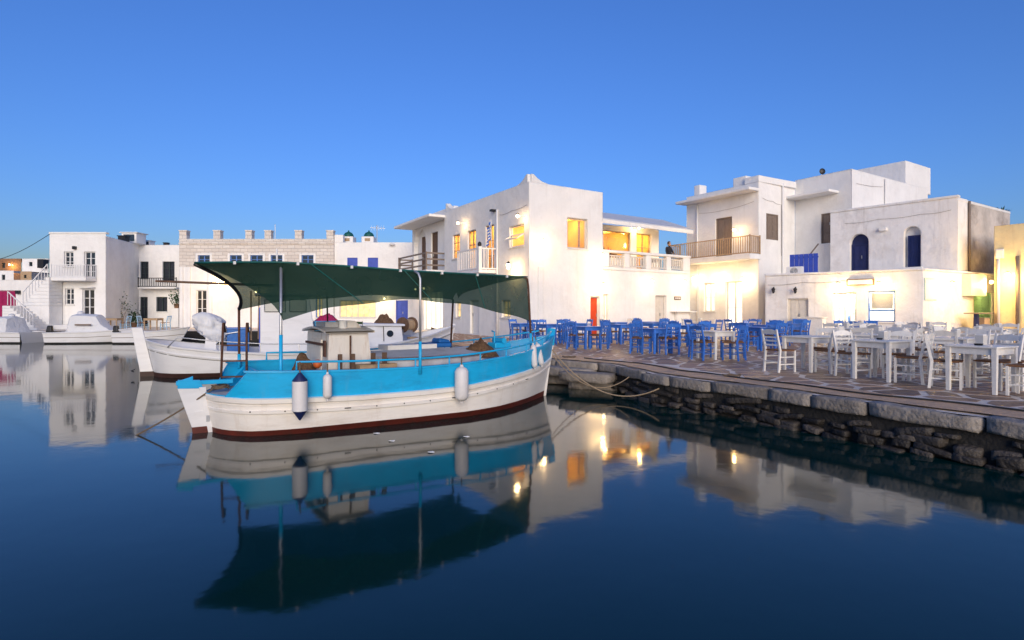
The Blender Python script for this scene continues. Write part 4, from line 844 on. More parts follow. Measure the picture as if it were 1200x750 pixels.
mb = MB(); a = Vector((X(-30,39),39,Q+f2.uz(0,308)[1])); b = f2.P(.05,H2,0); mb.tube([a.lerp(b,i/10)-Vector((0,0,.4*math.sin(math.pi*i/10))) for i in range(11)], .02, 5); tag(mb.build('overhead_wire', M['cable']), 'thin overhead wire running from the slope to the stair house', 'wire')

# ================================================================== boats
def lerp(a, b, t): return a+(b-a)*t
def interp(tab, t):
    for (a, x), (b, y) in zip(tab[:-1], tab[1:]):
        if t <= b: k = (t-a)/(b-a); return lerp(x, y, k)
    return tab[-1][1]
class Hull:
    def __init__(s, L, wl, sh, zs, sternrake=.18, stemrake=.28, wsc=1):
        s.L, s.wl, s.sh, s.zs, s.ar, s.fr = L, wl, sh, zs, sternrake, stemrake
    def pt(s, t, z, side=-1, off=0):          # point on the skin; off > 0 is outward
        zt = interp(s.zs, t); k = max(0, z)/zt; kk = k**.7
        hb = lerp(interp(s.wl, t), interp(s.sh, t), kk) if z >= 0 else interp(s.wl, t)*(1+z*.9)
        x = lerp(0, s.L, t)+lerp(-s.ar*k, s.fr*k, t); return Vector((x, side*(hb+off), z))
    def zt(s, t): return interp(s.zs, t)
    def skin(s, mb, zf0, zf1, n=36, m=4, t0=0, t1=1, off=0, t0top=None, sides=(-1,1)):
        for sd in sides:
            rows = []
            for j in range(m+1):
                q = j/m; a = lerp(t0, t0 if t0top is None else t0top, q); row = []
                for i in range(n+1):
                    e = i/n; e = .5-.5*math.cos(math.pi*e) if True else e; t = lerp(a, t1, e); z = lerp(zf0(t), zf1(t), q); row.append(s.pt(t, z, sd, off))
                rows.append(row)
            mb.grid(rows)
    def strake(s, mb, zf, w, h, n=40, t0=0, t1=1, off=0, sides=(-1,1)):   # raised rubbing strip
        for sd in sides:
            pr = [(0,-h/2),(w,-h/3),(w,h/3),(0,h/2)]; rows = []
            for dx, dz in pr:
                rows.append([s.pt(lerp(t0,t1,.5-.5*math.cos(math.pi*i/n)), zf(lerp(t0,t1,.5-.5*math.cos(math.pi*i/n)))+dz, sd, off+dx) for i in range(n+1)])
            mb.grid(rows)
    def deck(s, mb, zf, n=30, t0=0, t1=1, inn=.03):
        rows = []
        for i in range(n+1):
            t = lerp(t0, t1, .5-.5*math.cos(math.pi*i/n)); z = zf(t); a, b = s.pt(t,z,-1,-inn), s.pt(t,z,1,-inn)
            if a.y > 0: a.y = 0; b.y = 0
            rows.append([a, a.lerp(b,.5)+Vector((0,0,.03)), b])
        mb.grid(rows)
def fender(boat_M, loc, h, r, label, ends=None, tilt=0):
    p = boat_M @ Vector(loc); e = thing('fender', label, 'fender', p, 0, 'boat fenders')
    mb = MB(); mb.lathe((0,0,0), [(r*.3,0),(r*.75,h*.05),(r,h*.14),(r,h*.5),(r,h*.86),(r*.75,h*.95),(r*.3,h)] if not ends else [(r,h*.2),(r,h*.5),(r,h*.82)], 16); mb.build('body', M['fender'], e, smooth=40)
    if ends:
        mb = MB(); mb.lathe((0,0,0), [(.012,0),(r*.98,h*.2),(r*1.0,h*.205)], 16); mb.build('lower_cone', M['navy'], e, smooth=40); mb = MB(); mb.lathe((0,0,0), [(r,h*.815),(r*.98,h*.84),(.02,h)], 16); mb.build('upper_cone', M['navy'], e, smooth=40)
    else: mb = MB(); mb.lathe((0,0,0), [(r*.25,-.03),(r*.3,.005)], 8); mb.lathe((0,0,h-.005), [(r*.3,0),(r*.22,.04)], 8); mb.build('eyelet', M['fender'], e)
    mb = MB(); mb.tube([(0,0,h),(.0,0,h+.16)], .012, 6); mb.build('lanyard', M['rope'], e); e.rotation_euler = (0, tilt, 0); return e
def net_pile(Mw, loc, sx, sy, h, label, m='net', seed=1, cat='net', name='net_pile'):
    p = Mw @ Vector(loc); mb = MB(); rows = []
    for i in range(9):
        r = i/8; row = []
        for k in range(21):
            a = 2*math.pi*k/20; rr = r*(1+.25*noise.noise(Vector((math.cos(a)*1.5+seed,math.sin(a)*1.5,seed)))); z = h*(1-r**2)*(1+.7*noise.noise(Vector((rr*math.cos(a)*3,rr*math.sin(a)*3,seed*3.1)))); row.append((sx*rr*math.cos(a), sy*rr*math.sin(a), max(0,z)))
        row[-1] = row[0]; rows.append(row)
    mb.grid(rows); o = mb.build(name, M[m], smooth=True); o.location = p; tag(o, label, cat); return o
def coil(Mw, loc, r, label, m='rope', turns=4):
    p = Mw @ Vector(loc); mb = MB(); pts = [(r*(1-.08*(i/16 % 3))*math.cos(i*math.pi/8), r*(1-.08*(i/16 % 3))*math.sin(i*math.pi/8)*.85, .015+.012*(i/16)+.006*math.sin(i)) for i in range(16*turns)]; mb.tube(pts, .014, 6); o = mb.build('rope_coil', M[m], smooth=True); o.location = p; tag(o, label, 'rope'); return o

# ---- the blue and white fishing boat
BA = V2((-4.77,9.06)); BD = Vector((.825,.565)).normalized(); rzA = math.atan2(BD.y,BD.x)
boat = thing('fishing_boat', 'blue and white wooden fishing boat under a dark green net canopy', 'boat', (BA.x,BA.y,0), rzA)
MA = Matrix.Translation((BA.x,BA.y,0)) @ Matrix.Rotation(rzA,4,'Z')
LA = 6.62
wlA = [(0,.02),(.012,.28),(.03,.48),(.062,.72),(.1,.85),(.16,.97),(.3,1.09),(.45,1.20),(.6,1.25),(.7,1.13),(.79,.87),(.87,.58),(.93,.32),(1,.025)]
shA = [(0,.03),(.012,.36),(.03,.60),(.062,.88),(.1,1.0),(.16,1.11),(.3,1.23),(.45,1.33),(.6,1.37),(.7,1.27),(.79,1.05),(.87,.80),(.93,.50),(1,.045)]
HA = Hull(LA, wlA, shA, [(0,1.0),(.065,1.0),(.3,.95),(.45,.945),(.56,.965),(.78,1.075),(.9,1.19),(1,1.33)])
zr_ = lambda t: interp([(0,.61),(.065,.60),(.3,.557),(.45,.56),(.56,.58),(.78,.70),(.9,.77),(1,.86)], t)   # foot of the blue strake
zred = lambda t: interp([(0,.08),(.3,.10),(1,.12)], t)
mb = MB(); HA.skin(mb, lambda t: -.35, zred, m=2); mb.build('bottom_paint', M['antifoul'], boat, smooth=True)
mb = MB(); HA.skin(mb, zred, zr_, m=5); mb.build('hull', M['hullwhite'], boat, smooth=True)
mb = MB(); HA.skin(mb, zr_, HA.zt, m=4, t0=.030, t0top=.075, off=.012); HA.skin(mb, zr_, HA.zt, m=3, t0=.030, t0top=.075, off=-.045)
for sd in (-1,1): mb.grid([[HA.pt(lerp(.03,.075,j/4), lerp(zr_(.03),HA.zt(.075),j/4), sd, o_) for j in range(5)] for o_ in (.012,-.045)])
mb.build('bulwark', M['cyan'], boat, smooth=40)
mb = MB(); HA.strake(mb, lambda t: zr_(t)-.04, .06, .10); mb.build('rubbing_strake', M['hullwhite'], boat, smooth=40)
mb = MB(); HA.strake(mb, lambda t: zr_(t)-.22+.03*t, .04, .06); mb.build('lower_strake', M['hullwhite'], boat, smooth=40)
mb = MB(); HA.strake(mb, lambda t: zr_(t)-.115, .012, .02); mb.build('upper_bead', M['hullwhite'], boat, smooth=40)
for side in (-1,):
    for i in range(12):
        t = .07+.068*i; z = zr_(t)-.205+.03*t; p = HA.pt(t, z, side, .041); q = HA.pt(t+.01, z, side, .041); d = (q-p).normalized(); mb = MB(); w_ = .10 if i % 4 == 3 else .018
        mb.bar(p-d*w_/2, p+d*w_/2, .012, .014 if w_ > .05 else .018); mb.build('scupper', M['black'], boat)
mb = MB()
for sd in (-1,1):
    for (za, zb_, oa, ob) in ((0,0,.03,-.06),(.028,.028,.03,-.06)): mb.grid([[HA.pt(lerp(.07,1,.5-.5*math.cos(math.pi*i/40)), HA.zt(lerp(.07,1,.5-.5*math.cos(math.pi*i/40))), sd, o_)+Vector((0,0,za)) for i in range(41)] for o_ in (oa,ob)])
    for o_ in (.03,-.06): mb.grid([[HA.pt(lerp(.07,1,.5-.5*math.cos(math.pi*i/40)), HA.zt(lerp(.07,1,.5-.5*math.cos(math.pi*i/40))), sd, o_)+Vector((0,0,z)) for i in range(41)] for z in (0,.028)])
mb.build('gunwale', M['cyan'], boat, smooth=40)
mb = MB(); HA.deck(mb, lambda t: zr_(t)-.02, t0=.0, t1=.99); mb.build('deck', M['deck'], boat)
mb = MB(); HA.strake(mb, lambda t: zr_(t)+.012, .02, .03, 10, 0, .07, -.03); mb.build('stern_rail', M['cyan'], boat)
# stem and sternposts, rudder, tiller
mb = MB(); pts_ = [(LA-.05,-.35),(LA+.02,0),(LA+.10,.5),(LA+.2,.95),(LA+.28,1.32)]
for (x0,z0),(x1,z1) in zip(pts_[:-1],pts_[1:]): mb.hexa([(x0-.06,-.035,z0),(x0+.05,-.03,z0),(x0+.05,.03,z0),(x0-.06,.035,z0),(x1-.06,-.035,z1),(x1+.05,-.03,z1),(x1+.05,.03,z1),(x1-.06,.035,z1)])
mb.build('stem', M['hullwhite'], boat)
mb = MB(); mb.hexa([(LA+.10,-.06,1.12),(LA+.30,-.05,1.12),(LA+.30,.05,1.12),(LA+.10,.06,1.12),(LA+.17,-.065,1.52),(LA+.33,-.055,1.50),(LA+.33,.055,1.50),(LA+.17,.065,1.52)]); mb.build('stem_head', M['cyan'], boat, bevel=.02)
mb = MB(); mb.hexa([(.0,-.04,-.35),(.08,-.04,-.35),(.08,.04,-.35),(.0,.04,-.35),(-.19,-.04,.72),(-.10,-.04,.72),(-.10,.04,.72),(-.19,.04,.72)]); mb.build('sternpost', M['hullwhite2'], boat)
def rud(z): return -.012-.168*(z/.70)
mb = MB(); zz = (.10,.70); mb.hexa([(rud(.1)-.25,-.02,.1),(rud(.1)-.01,-.025,.1),(rud(.1)-.01,.025,.1),(rud(.1)-.25,.02,.1),(rud(.7)-.30,-.02,.72),(rud(.7)-.01,-.025,.70),(rud(.7)-.01,.025,.70),(rud(.7)-.30,.02,.72)]); rd = mb.build('rudder', M['hullwhite2'], boat)
mb = MB(); mb.hexa([(.0-.24,-.021,-.35),(.06,-.026,-.35),(.06,.026,-.35),(-.24,.021,-.35),(rud(.1)-.251,-.021,.1),(rud(.1)-.009,-.026,.1),(rud(.1)-.009,.026,.1),(rud(.1)-.251,.021,.1)]); mb.build('rudder_foot', M['antifoul'], rd)
mb = MB(); mb.hexa([(rud(.7)-.30,-.035,.722),(rud(.7)+.05,-.035,.70),(rud(.7)+.05,.035,.70),(rud(.7)-.30,.035,.722),(rud(.8)-.27,-.035,.85),(rud(.8)+.03,-.035,.83),(rud(.8)+.03,.035,.83),(rud(.8)-.27,.035,.85)]); mb.build('rudder_head', M['cyan'], rd)
mb = MB(); mb.bar((-.50,0,.80),(.30,.02,.78), .06, .065); mb.hexa([(-.48,-.03,.83),(-.27,-.03,.83),(-.27,.03,.83),(-.48,.03,.83),(-.32,-.03,.88),(-.27,-.03,.90),(-.27,.03,.90),(-.32,.03,.88)]); mb.build('tiller', M['cyan'], rd, bevel=.01)
mb = MB()
for z in (.32,): mb.bar((rud(z)-.16,0,z),(rud(z)+.22,0,z+.01), .06, .05); mb.box((rud(.26)+.02,0,.25),(.06,.07,.12))
mb.build('pintle', M['hullwhite2'], rd); 
for z in (.22,): mb = MB(); mb.box((rud(z),-.0,z),(.05,.09,.1)); mb.build('gudgeon', M['metal'], rd)
# inboard: aft bulkhead, engine house, trunk deck
mb = MB(); mb.b(.62,.67,-.9,.9,.55,.93); mb.build('aft_bulkhead', M['cyan'], boat)
mb = MB(); mb.bar((.25,-.5,.62),(.62,-.86,.93),.05); mb.bar((.25,.5,.62),(.62,.86,.93),.05); mb.build('quarter_brace', M['cyan'], boat)
P8 = [(1.62,-.66,.55),(2.45,-.66,.55),(2.45,.72,.55),(1.62,.72,.55),(1.66,-.62,1.54),(2.33,-.62,1.54),(2.33,.70,1.54),(1.66,.70,1.54)]
mb = MB(); mb.hexa(P8); eh = mb.build('engine_house', M['boxwhite'], boat)
mb = MB(); rows = [[(x, lerp(-.70,.78,j/8), 1.54+.07*math.sin(math.pi*j/8)+dz) for j in range(9)] for x, dz in ((1.58,0),(1.58,.035),(2.42,.035),(2.42,0),(1.58,0))]; mb.grid(rows); mb.build('roof', M['boxwhite'], eh, smooth=30)
mb = MB(); mb.b(1.62,1.655,-.28,.38,.66,1.42); mb.build('hatch_door', M['boxwhite'], eh); mb = MB(); mb.b(1.59,1.62,-.55,.6,1.33,1.37); mb.b(1.59,1.615,-.6,-.5,1.15,1.42); mb.build('hatch_hinge', M['rust'], eh)
mb = MB(); mb.b(2.0,2.02,-.672,-.64,.7,1.5); mb.build('rust_seam', M['rust'], eh)
mb = MB(); mb.hexa([(2.05,-.35,1.58),(2.35,-.35,1.58),(2.35,.3,1.58),(2.05,.3,1.58),(2.05,-.35,1.74),(2.2,-.35,1.74),(2.2,.3,1.74),(2.05,.3,1.74)]); mb.build('roof_hatch', M['boxwhite'], eh); mb = MB(); mb.b(2.22,2.34,-.34,.28,1.68,1.72); mb.build('hatch_cover', M['leaf'], eh)
mb = MB(); mb.b(1.72,1.95,-.2,.4,1.60,1.72); mb.build('roof_box', M['deck'], eh); mb = MB(); mb.lathe((1.98,-.35,1.58), [(.07,0),(.07,.16),(.06,.17)], 12); mb.build('exhaust', M['paper'], eh)
mb = MB(); tr = [(2.5,.86),(3.2,.98),(4.0,.92),(4.7,.66),(5.1,.36)]; rows = []
for x, y in tr: rows.append([(x,-y,.55),(x,-y*.96,1.10),(x,0,1.17),(x,y*.96,1.10),(x,y,.55)])
mb.grid(rows); mb.add(rows[0], [(0,1,2,3,4)]); mb.add(rows[-1], [(0,1,2,3,4)]); tk = mb.build('trunk_deck', M['deck'], boat)
mb = MB(); rows2 = [[(x,-y*1.0-.02,1.06),(x,-y-.02,1.11)] for x, y in tr]; mb.grid(rows2); mb.build('trunk_trim', M['wood'], tk)
mb = MB(); mb.b(3.05,4.1,.25,.75,1.14,1.24); mb.build('hatch_board', M['whitewood'], tk); 
# engine gear and timbers beside the engine house
for i, (x, y, z) in enumerate(((1.75,-.92,.86),(1.95,-.95,.86),(2.3,-.95,.86),(2.5,-.95,.86))): mb = MB(); mb.box((x,y,z+.14),(.06,.06,.42), .1*i); mb.build('bitt', M['wood'], boat)
mb = MB(); mb.b(1.35,2.0,-1.0,-.75,.85,.95); mb.b(2.05,2.7,-1.02,-.78,.84,1.02); mb.build('thwart', M['tanwood'], boat)
# blue pipe rail
def railA(side, t0, t1, name, hgt=.16):
    mb = MB(); pts_ = [HA.pt(lerp(t0,t1,i/24), HA.zt(lerp(t0,t1,i/24)), side, -.02)+Vector((0,0,hgt)) for i in range(25)]; pts_ = [HA.pt(t0,HA.zt(t0),side,-.02)]+pts_; mb.tube(pts_, .018, 8); r = mb.build(name, M['cyan'], boat, smooth=True)
    for i in range(1, 9):
        t = lerp(t0, t1, i/9); p = HA.pt(t, HA.zt(t), side, -.02); mb = MB(); mb.tube([p, p+Vector((0,0,hgt))], .014, 6); mb.build('rail_post', M['cyan'], r)
railA(-1, .17, .97, 'side_rail'); railA(1, .17, .97, 'side_rail')
# canopy poles
def pole(pts_, m, name='canopy_pole', r=.022, low=None):
    mb = MB(); mb.tube(pts_, r, 8); p = mb.build(name, M[m], boat, smooth=True)
    if low: mb = MB(); mb.tube(low, r+.006, 8); mb.build('pole_foot', M['cyan'], p, smooth=True)
    return p
RIDGE = [(-.25,-.03,2.66),(.3,-.62,2.655),(.83,-1.03,2.65),(1.75,-1.15,2.625),(2.97,-1.24,2.58),(4.4,-1.0,2.585),(5.74,-.62,2.60)]
def ridge(u):
    x = lerp(-.25,5.74,u)
    return Vector((x, interp([(p[0],p[1]) for p in RIDGE], x), interp([(p[0],p[2]) for p in RIDGE], x)))
pole([(.83,-.93,.6),(.83,-.95,2.60)], 'metal', low=[(.83,-.93,.6),(.83,-.94,1.55)]); pole([(2.97,-1.36,.9),(2.97,-1.36,2.46),(2.95,-1.33,2.55),(2.91,-1.26,2.59)], 'metal', low=[(2.97,-1.36,.85),(2.97,-1.36,1.4)])
pole([(.53,.90,.9),(.53,.93,1.98)], 'rust', low=[(.53,.90,.9),(.53,.905,1.15)]); pole([(4.88,1.12,1.0),(4.88,1.0,2.16)], 'rust'); pole([(5.74,-.76,1.18),(5.76,-.63,2.42),(5.73,-.63,2.57),(5.64,-.65,2.60)], 'rust', low=[(5.74,-.76,1.15),(5.745,-.73,1.45)])
pole([(2.1,.9,1.1),(2.1,1.0,2.3),(2.1,.98,2.31)], 'rust', r=.016)
def sheet(mb, edge, stern_c, bow_c, sag, NU=40, NV=12):
    rows = []
    for j in range(NV+1):
        v = j/NV; row = []
        for i in range(NU+1):
            u = i/NU; a = ridge(u); b = edge(u); p = a.lerp(b, v)
            arc = 4*v*(1-v); p.x += stern_c*arc*(1-u)**6; p.x -= bow_c*arc*u**6; p.z += .0-sag*math.sin(math.pi*v)*math.sin(math.pi*u)+.016*math.sin(u*23+v*5)*v+.012*math.sin(u*57+v*9)*math.sin(math.pi*v); p.y += .02*math.sin(u*31+v*7)*math.sin(math.pi*v); row.append(p)
        rows.append(row)
    mb.grid(rows)
def pedge(pts_):
    ks = [p[0] for p in pts_]
    return lambda u: Vector(tuple(interp([(p[0],p[1][k]) for p in pts_], u) for k in range(3)))
def smooth_edge(pts_, lift):                  # straight between ties, each span curved up like a tensioned hem
    f_ = pedge(pts_); ks = [p[0] for p in pts_]
    def g(u):
        p = f_(u)
        for a, b in zip(ks[:-1], ks[1:]):
            if a <= u <= b: p.z += lift*4*((u-a)/(b-a))*(1-(u-a)/(b-a))
        return p
    return g
near_e = smooth_edge([(0,(.83,-1.08,1.79)),(.45,(2.98,-1.33,2.10)),(1,(5.76,-.66,1.69))], .08)
far_e = smooth_edge([(0,(.53,.93,1.95)),(.70,(4.88,1.0,2.14)),(1,(4.98,.95,2.17))], .16)
mb = MB(); sheet(mb, near_e, .25, .0, .02); sheet(mb, far_e, .25, .35, .05); cn = mb.build('canopy', M['net_green'], boat, smooth=True)
for u_ in (.25,.5,.75):
    mb = MB(); mb.tube([ridge(u_).lerp(near_e(u_),v/8)+Vector((0,-.012,.0)) for v in range(9)], .009, 5); mb.build('seam', M['green'], cn)
mb = MB(); mb.tube([ridge(i/30)+Vector((0,0,.012)) for i in range(31)], .016, 6); mb.build('ridge_hem', M['green'], cn, smooth=True)
mb = MB(); mb.tube([ridge(0).lerp(far_e(0),v)+Vector((.25*4*v*(1-v),0,-.01)) for v in [i/12 for i in range(13)]], .03, 6); mb.build('stern_hem', M['black'], cn, smooth=True)
for i in range(7): p = ridge((i+.6)/7.4); mb = MB(); mb.box((p.x,p.y-.02,p.z),(.035,.05,.045)); mb.build('canopy_clip', M['whitewood'], cn)
# things on board and alongside
def ta(x, y, z): return MA @ Vector((x,y,z))
ld = thing('boarding_ladder', 'rusty brown iron ladder with hooked tops standing on the boat stern', 'ladder', ta(.40,.62,.60), rzA+1.2)
for s_ in (-1,1): mb = MB(); mb.tube([(0+.02*s_,.21*s_,0),(.08,.19*s_,1.02),(.1,.19*s_,1.10),(.16,.19*s_,1.10),(.21,.19*s_,.94)], .02, 6); mb.build('ladder_rail', M['rust'], ld, smooth=True)
for z in (.18,.45,.72): mb = MB(); mb.bar((.01+z*.08,-.2,z),(.01+z*.08,.2,z), .026); mb.build('rung', M['rust'], ld)
fender(MA, (1.03,-1.27,.27), .72, .112, 'large white cylinder fender with dark blue cone ends', True)
fender(MA, (1.44,-1.28,.56), .38, .068, 'short slim white fender next to the blue-ended one')
fender(MA, (3.69,-1.50,.345), .60, .12, 'plump white fender hanging amidships on the boat')
fender(MA, (5.69,-.95,.76), .47, .062, 'long white fender at the bow, aft of its twin', tilt=-.08); fender(MA, (5.98,-.80,.78), .47, .062, 'long white fender at the bow, nearest the stem head', tilt=-.22)
net_pile(MA, (4.75,-.35,1.0), .42, .36, .28, 'brown heap of fishing net on the foredeck'); net_pile(MA, (1.35,-.25,.62), .32, .4, .42, 'brown net heap against the engine house', seed=4); net_pile(MA, (5.2,.35,1.0), .3, .3, .25, 'small rusty net heap near the stem', seed=6)
coil(MA, (.12,.05,.66), .13, 'dark rope coil on the stern deck by the tiller'); coil(MA, (2.75,-1.0,.86), .16, 'black hose coil beside the trunk deck', 'cable')
mb = MB(); mb.lathe((0,0,0), [(.02,0),(.07,.04),(.075,.09),(.03,.14)], 12); o = mb.build('float', M['orange'], smooth=True); o.location = ta(1.45,-.7,.98); tag(o, 'orange fishing float lying on the net heap', 'float')
bt = thing('blue_tarp_bundle', 'folded bright blue tarpaulin on the trunk deck edge', 'tarpaulin', ta(4.15,.55,1.15), rzA); mb = MB(); mb.b(-.35,.35,-.2,.2,0,.1); mb.hexa([(.05,-.19,.1),(.34,-.19,.1),(.34,.19,.1),(.05,.19,.1),(.08,-.16,.2),(.3,-.17,.16),(.3,.17,.17),(.08,.16,.19)]); mb.build('folded_cloth', M['sky_tarp'], bt, bevel=.03)
an = thing('anchor_winch', 'light blue iron winch on the foredeck of the fishing boat', 'winch', ta(5.45,.0,1.12), rzA); mb = MB(); mb.b(-.2,.2,-.16,.16,0,.12); mb.build('bed', M['cyan'], an, bevel=.02); mb = MB(); mb.tube([(0,-.2,.16),(0,.2,.16)], .06, 10); mb.build('drum', M['cyan'], an, smooth=40); mb = MB(); mb.tube([(-.12,.0,.1),(-.12,0,.34),(-.12,.1,.36)], .018, 6); mb.build('crank', M['cyan'], an)
def rope(name, a, b, sag, label, m, r=.012, n=20):
    a, b = Vector(a), Vector(b); mb = MB(); mb.tube([a.lerp(b,i/n)-Vector((0,0,sag*4*(i/n)*(1-i/n))) for i in range(n+1)], r, 6); return tag(mb.build(name, M[m], smooth=True), label, 'rope')
st_ = gp(157,510,0); rope('mooring_rope', ta(.0,-.12,.70), (st_.x,st_.y,-.02), .03, 'dark mooring rope running from the blue boat stern into the water', 'rope', .013)
rope('mooring_rope', ta(LA+.24,0,1.05), (3.0,11.6,.33), .52, 'slack pale mooring line from the blue boat stem to the quay wall', 'paleline', .014); rope('mooring_rope', ta(LA+.22,0.03,1.0), (2.6,12.6,.45), .50, 'second slack line from the stem to the quay stones', 'paleline', .010)

# ---- the long white boat behind
BB = V2((-10.4,16.57)); BDb = Vector((8.3,3.65)).normalized(); rzB = math.atan2(BDb.y,BDb.x); LB = 8.75
wb_ = thing('white_boat', 'long white wooden boat with wheelhouse and porthole cabin behind the blue boat', 'boat', (BB.x,BB.y,0), rzB); MBm = Matrix.Translation((BB.x,BB.y,0)) @ Matrix.Rotation(rzB,4,'Z')
HB = Hull(LB, [(t,h*1.12) for t, h in wlA], [(t,h*1.16) for t, h in shA], [(0,1.06),(.1,.88),(.2,.76),(.35,.65),(.5,.63),(.65,.72),(.8,.93),(.9,1.1),(1,1.35)], .22, .35)
zq = lambda t: HB.zt(t)
mb = MB(); HB.skin(mb, lambda t: -.4, lambda t: .13, m=2); mb.build('bottom_paint', M['antifoul2'], wb_, smooth=True)
mb = MB(); HB.skin(mb, lambda t: .13, zq, m=6); HB.skin(mb, lambda t: zq(t)-.28, zq, m=2, off=-.05); mb.build('hull', M['hullwhite2'], wb_, smooth=True)
mb = MB(); HB.strake(mb, lambda t: zq(t)-.01, .05, .08); mb.build('gunwale', M['hullwhite2'], wb_, smooth=40); mb = MB(); HB.strake(mb, lambda t: zq(t)-.22, .03, .05); mb.build('rubbing_strake', M['hullwhite2'], wb_, smooth=40); mb = MB(); HB.strake(mb, lambda t: zq(t)-.27, .012, .015); mb.build('cove_line', M['black'], wb_)
mb = MB(); HB.deck(mb, lambda t: zq(t)-.2, t1=.985); mb.build('deck', M['hullwhite2'], wb_)
mb = MB(); mb.hexa([(-.36,-.03,.12),(-.03,-.035,.12),(-.03,.035,.12),(-.36,.03,.12),(-.58,-.03,1.42),(-.30,-.035,1.40),(-.30,.035,1.40),(-.58,.03,1.42)]); rb = mb.build('rudder', M['hullwhite2'], wb_, bevel=.015); mb = MB(); mb.hexa([(-.36,-.031,-.3),(.03,-.036,-.3),(.03,.036,-.3),(-.36,.031,-.3),(-.361,-.031,.14),(-.029,-.036,.14),(-.029,.036,.14),(-.361,.031,.14)]); mb.build('rudder_foot', M['antifoul2'], rb); mb = MB(); mb.tube([(-.5,-.05,.14),(-.58,0,.17),(-.5,.05,.2)], .015, 6); mb.build('rudder_eye', M['black'], rb); mb = MB(); mb.bar((-.30,0,1.1),(-.02,0,.0),.018); mb.build('rudder_joint', M['black'], rb)
mb = MB(); pts_ = [(LB-.05,-.4),(LB+.08,.3),(LB+.2,.8),(LB+.36,1.42)]
for (x0,z0),(x1,z1) in zip(pts_[:-1],pts_[1:]): mb.hexa([(x0-.07,-.04,z0),(x0+.05,-.035,z0),(x0+.05,.035,z0),(x0-.07,.04,z0),(x1-.07,-.04,z1),(x1+.05,-.035,z1),(x1+.05,.035,z1),(x1-.07,.04,z1)])
mb.build('stem', M['hullwhite2'], wb_)
mb = MB(); mb.hexa([(2.8,-.75,.45),(4.45,-.75,.45),(4.45,.75,.45),(2.8,.75,.45),(2.82,-.68,2.36),(4.2,-.68,2.36),(4.2,.68,2.36),(2.82,.68,2.36)]); wh = mb.build('wheelhouse', M['hullwhite2'], wb_, bevel=.03)
mb = MB(); mb.b(2.65,4.4,-.85,.85,2.36,2.42); mb.build('roof', M['hullwhite2'], wh, bevel=.02)
for x0, x1 in ((2.92,3.52),(3.62,4.12)): mb = MB(); mb.hexa([(x0,-.735,1.85),(x1,-.735,1.85),(x1,-.68,1.85),(x0,-.68,1.85),(x0,-.705,2.24),(x1,-.705,2.24),(x1,-.66,2.24),(x0,-.66,2.24)]); mb.build('window', M['dark'], wh, bevel=.03)
mb = MB(); mb.b(2.775,2.805,-.35,.35,.65,2.0); mb.build('aft_door', M['shutblue'], wh)
mb = MB(); mb.hexa([(5.2,-.9,.5),(7.2,-.66,.5),(7.2,.66,.5),(5.2,.9,.5),(5.2,-.84,1.42),(7.1,-.6,1.38),(7.1,.6,1.38),(5.2,.84,1.42)]); cb = mb.build('cabin', M['hullwhite2'], wb_, bevel=.03); mb = MB(); mb.hexa([(5.1,-.92,1.42),(7.2,-.68,1.38),(7.2,.68,1.38),(5.1,.92,1.42),(5.1,-.88,1.50),(7.2,-.64,1.45),(7.2,.64,1.45),(5.1,.88,1.50)]); mb.build('cabin_roof', M['hullwhite2'], cb, bevel=.02)
mb = MB(); c0 = Vector((6.7,-.69,1.14)); mb.tube([c0, c0+Vector((0,.06,0))], .11, 16); mb.build('porthole', M['dark'], cb)
mb = MB(); mb.bar((6.48,-.765,.9),(6.48,-.69,1.38),.02); mb.build('seam', M['cable'], cb)
mb = MB(); pts_ = [HB.pt(lerp(.1,.55,i/12), HB.zt(lerp(.1,.55,i/12)), -1, -.03)+Vector((0,0,.28)) for i in range(13)]; mb.tube([pts_[0]-Vector((.25,0,.28))]+pts_, .016, 6); rl = mb.build('side_rail', M['metal'], wb_, smooth=True)
for i in (3,6,9,12): mb = MB(); mb.tube([pts_[i], pts_[i]-Vector((0,0,.28))], .014, 6); mb.build('rail_post', M['metal'], rl)
def tb(x, y, z): return MBm @ Vector((x,y,z))
mb = MB(); mb.tube([(2.75,.3,1.0),(2.78,.3,2.7)], .02, 6); mb.build('mast', M['tanwood'], wb_); mb = MB(); mb.tube([(2.55,-.2,1.0),(2.55,-.2,2.5)], .025, 6); mb.build('mizzen_post', M['tanwood'], wb_)
mb = MB(); mb.tube([(-.05,.45,2.78),(3.2,.5,2.70)], [.03,.045], 8); mb.build('boom', M['wood'], wb_, smooth=True); mb = MB(); mb.tube([(3.3,.55,2.4),(3.3,.55,3.9)], .03, 6); mb.build('fore_mast', M['whitewood'], wb_)
# covered outboard on the white boat
ob = thing('covered_outboard', 'outboard motor wrapped in a crumpled white cloth on the white boat stern', 'outboard', tb(1.5,-.35,.90), rzB)
mb = MB(); rows = []
for i in range(19):
    e = i/18; z = .02+.92*e; rr = interp([(0,.2),(.15,.3),(.35,.33),(.6,.36),(.8,.31),(.93,.2),(1,.08)], e); row = []
    for k in range(33):
        a = 2*math.pi*k/32; q = rr*(abs(math.cos(a))**3.2+abs(math.sin(a))**3.2)**(-1/3.2)*(1+.30*noise.noise(Vector((math.cos(a)*2.3,math.sin(a)*2.3,z*3)))-.5*abs(noise.noise(Vector((math.cos(a)*3+z*2,math.sin(a)*3,z*4+3))))); row.append((q*1.3*math.cos(a)-.28*e+.12,q*.85*math.sin(a),z*.9+.1-.18*q*math.cos(a)))
    row[-1] = row[0]; rows.append(row)
mb.grid(rows); mb.add(rows[-1][:-1], [tuple(range(32))]); mb.build('cloth_cover', M['tarp'], ob, smooth=True)
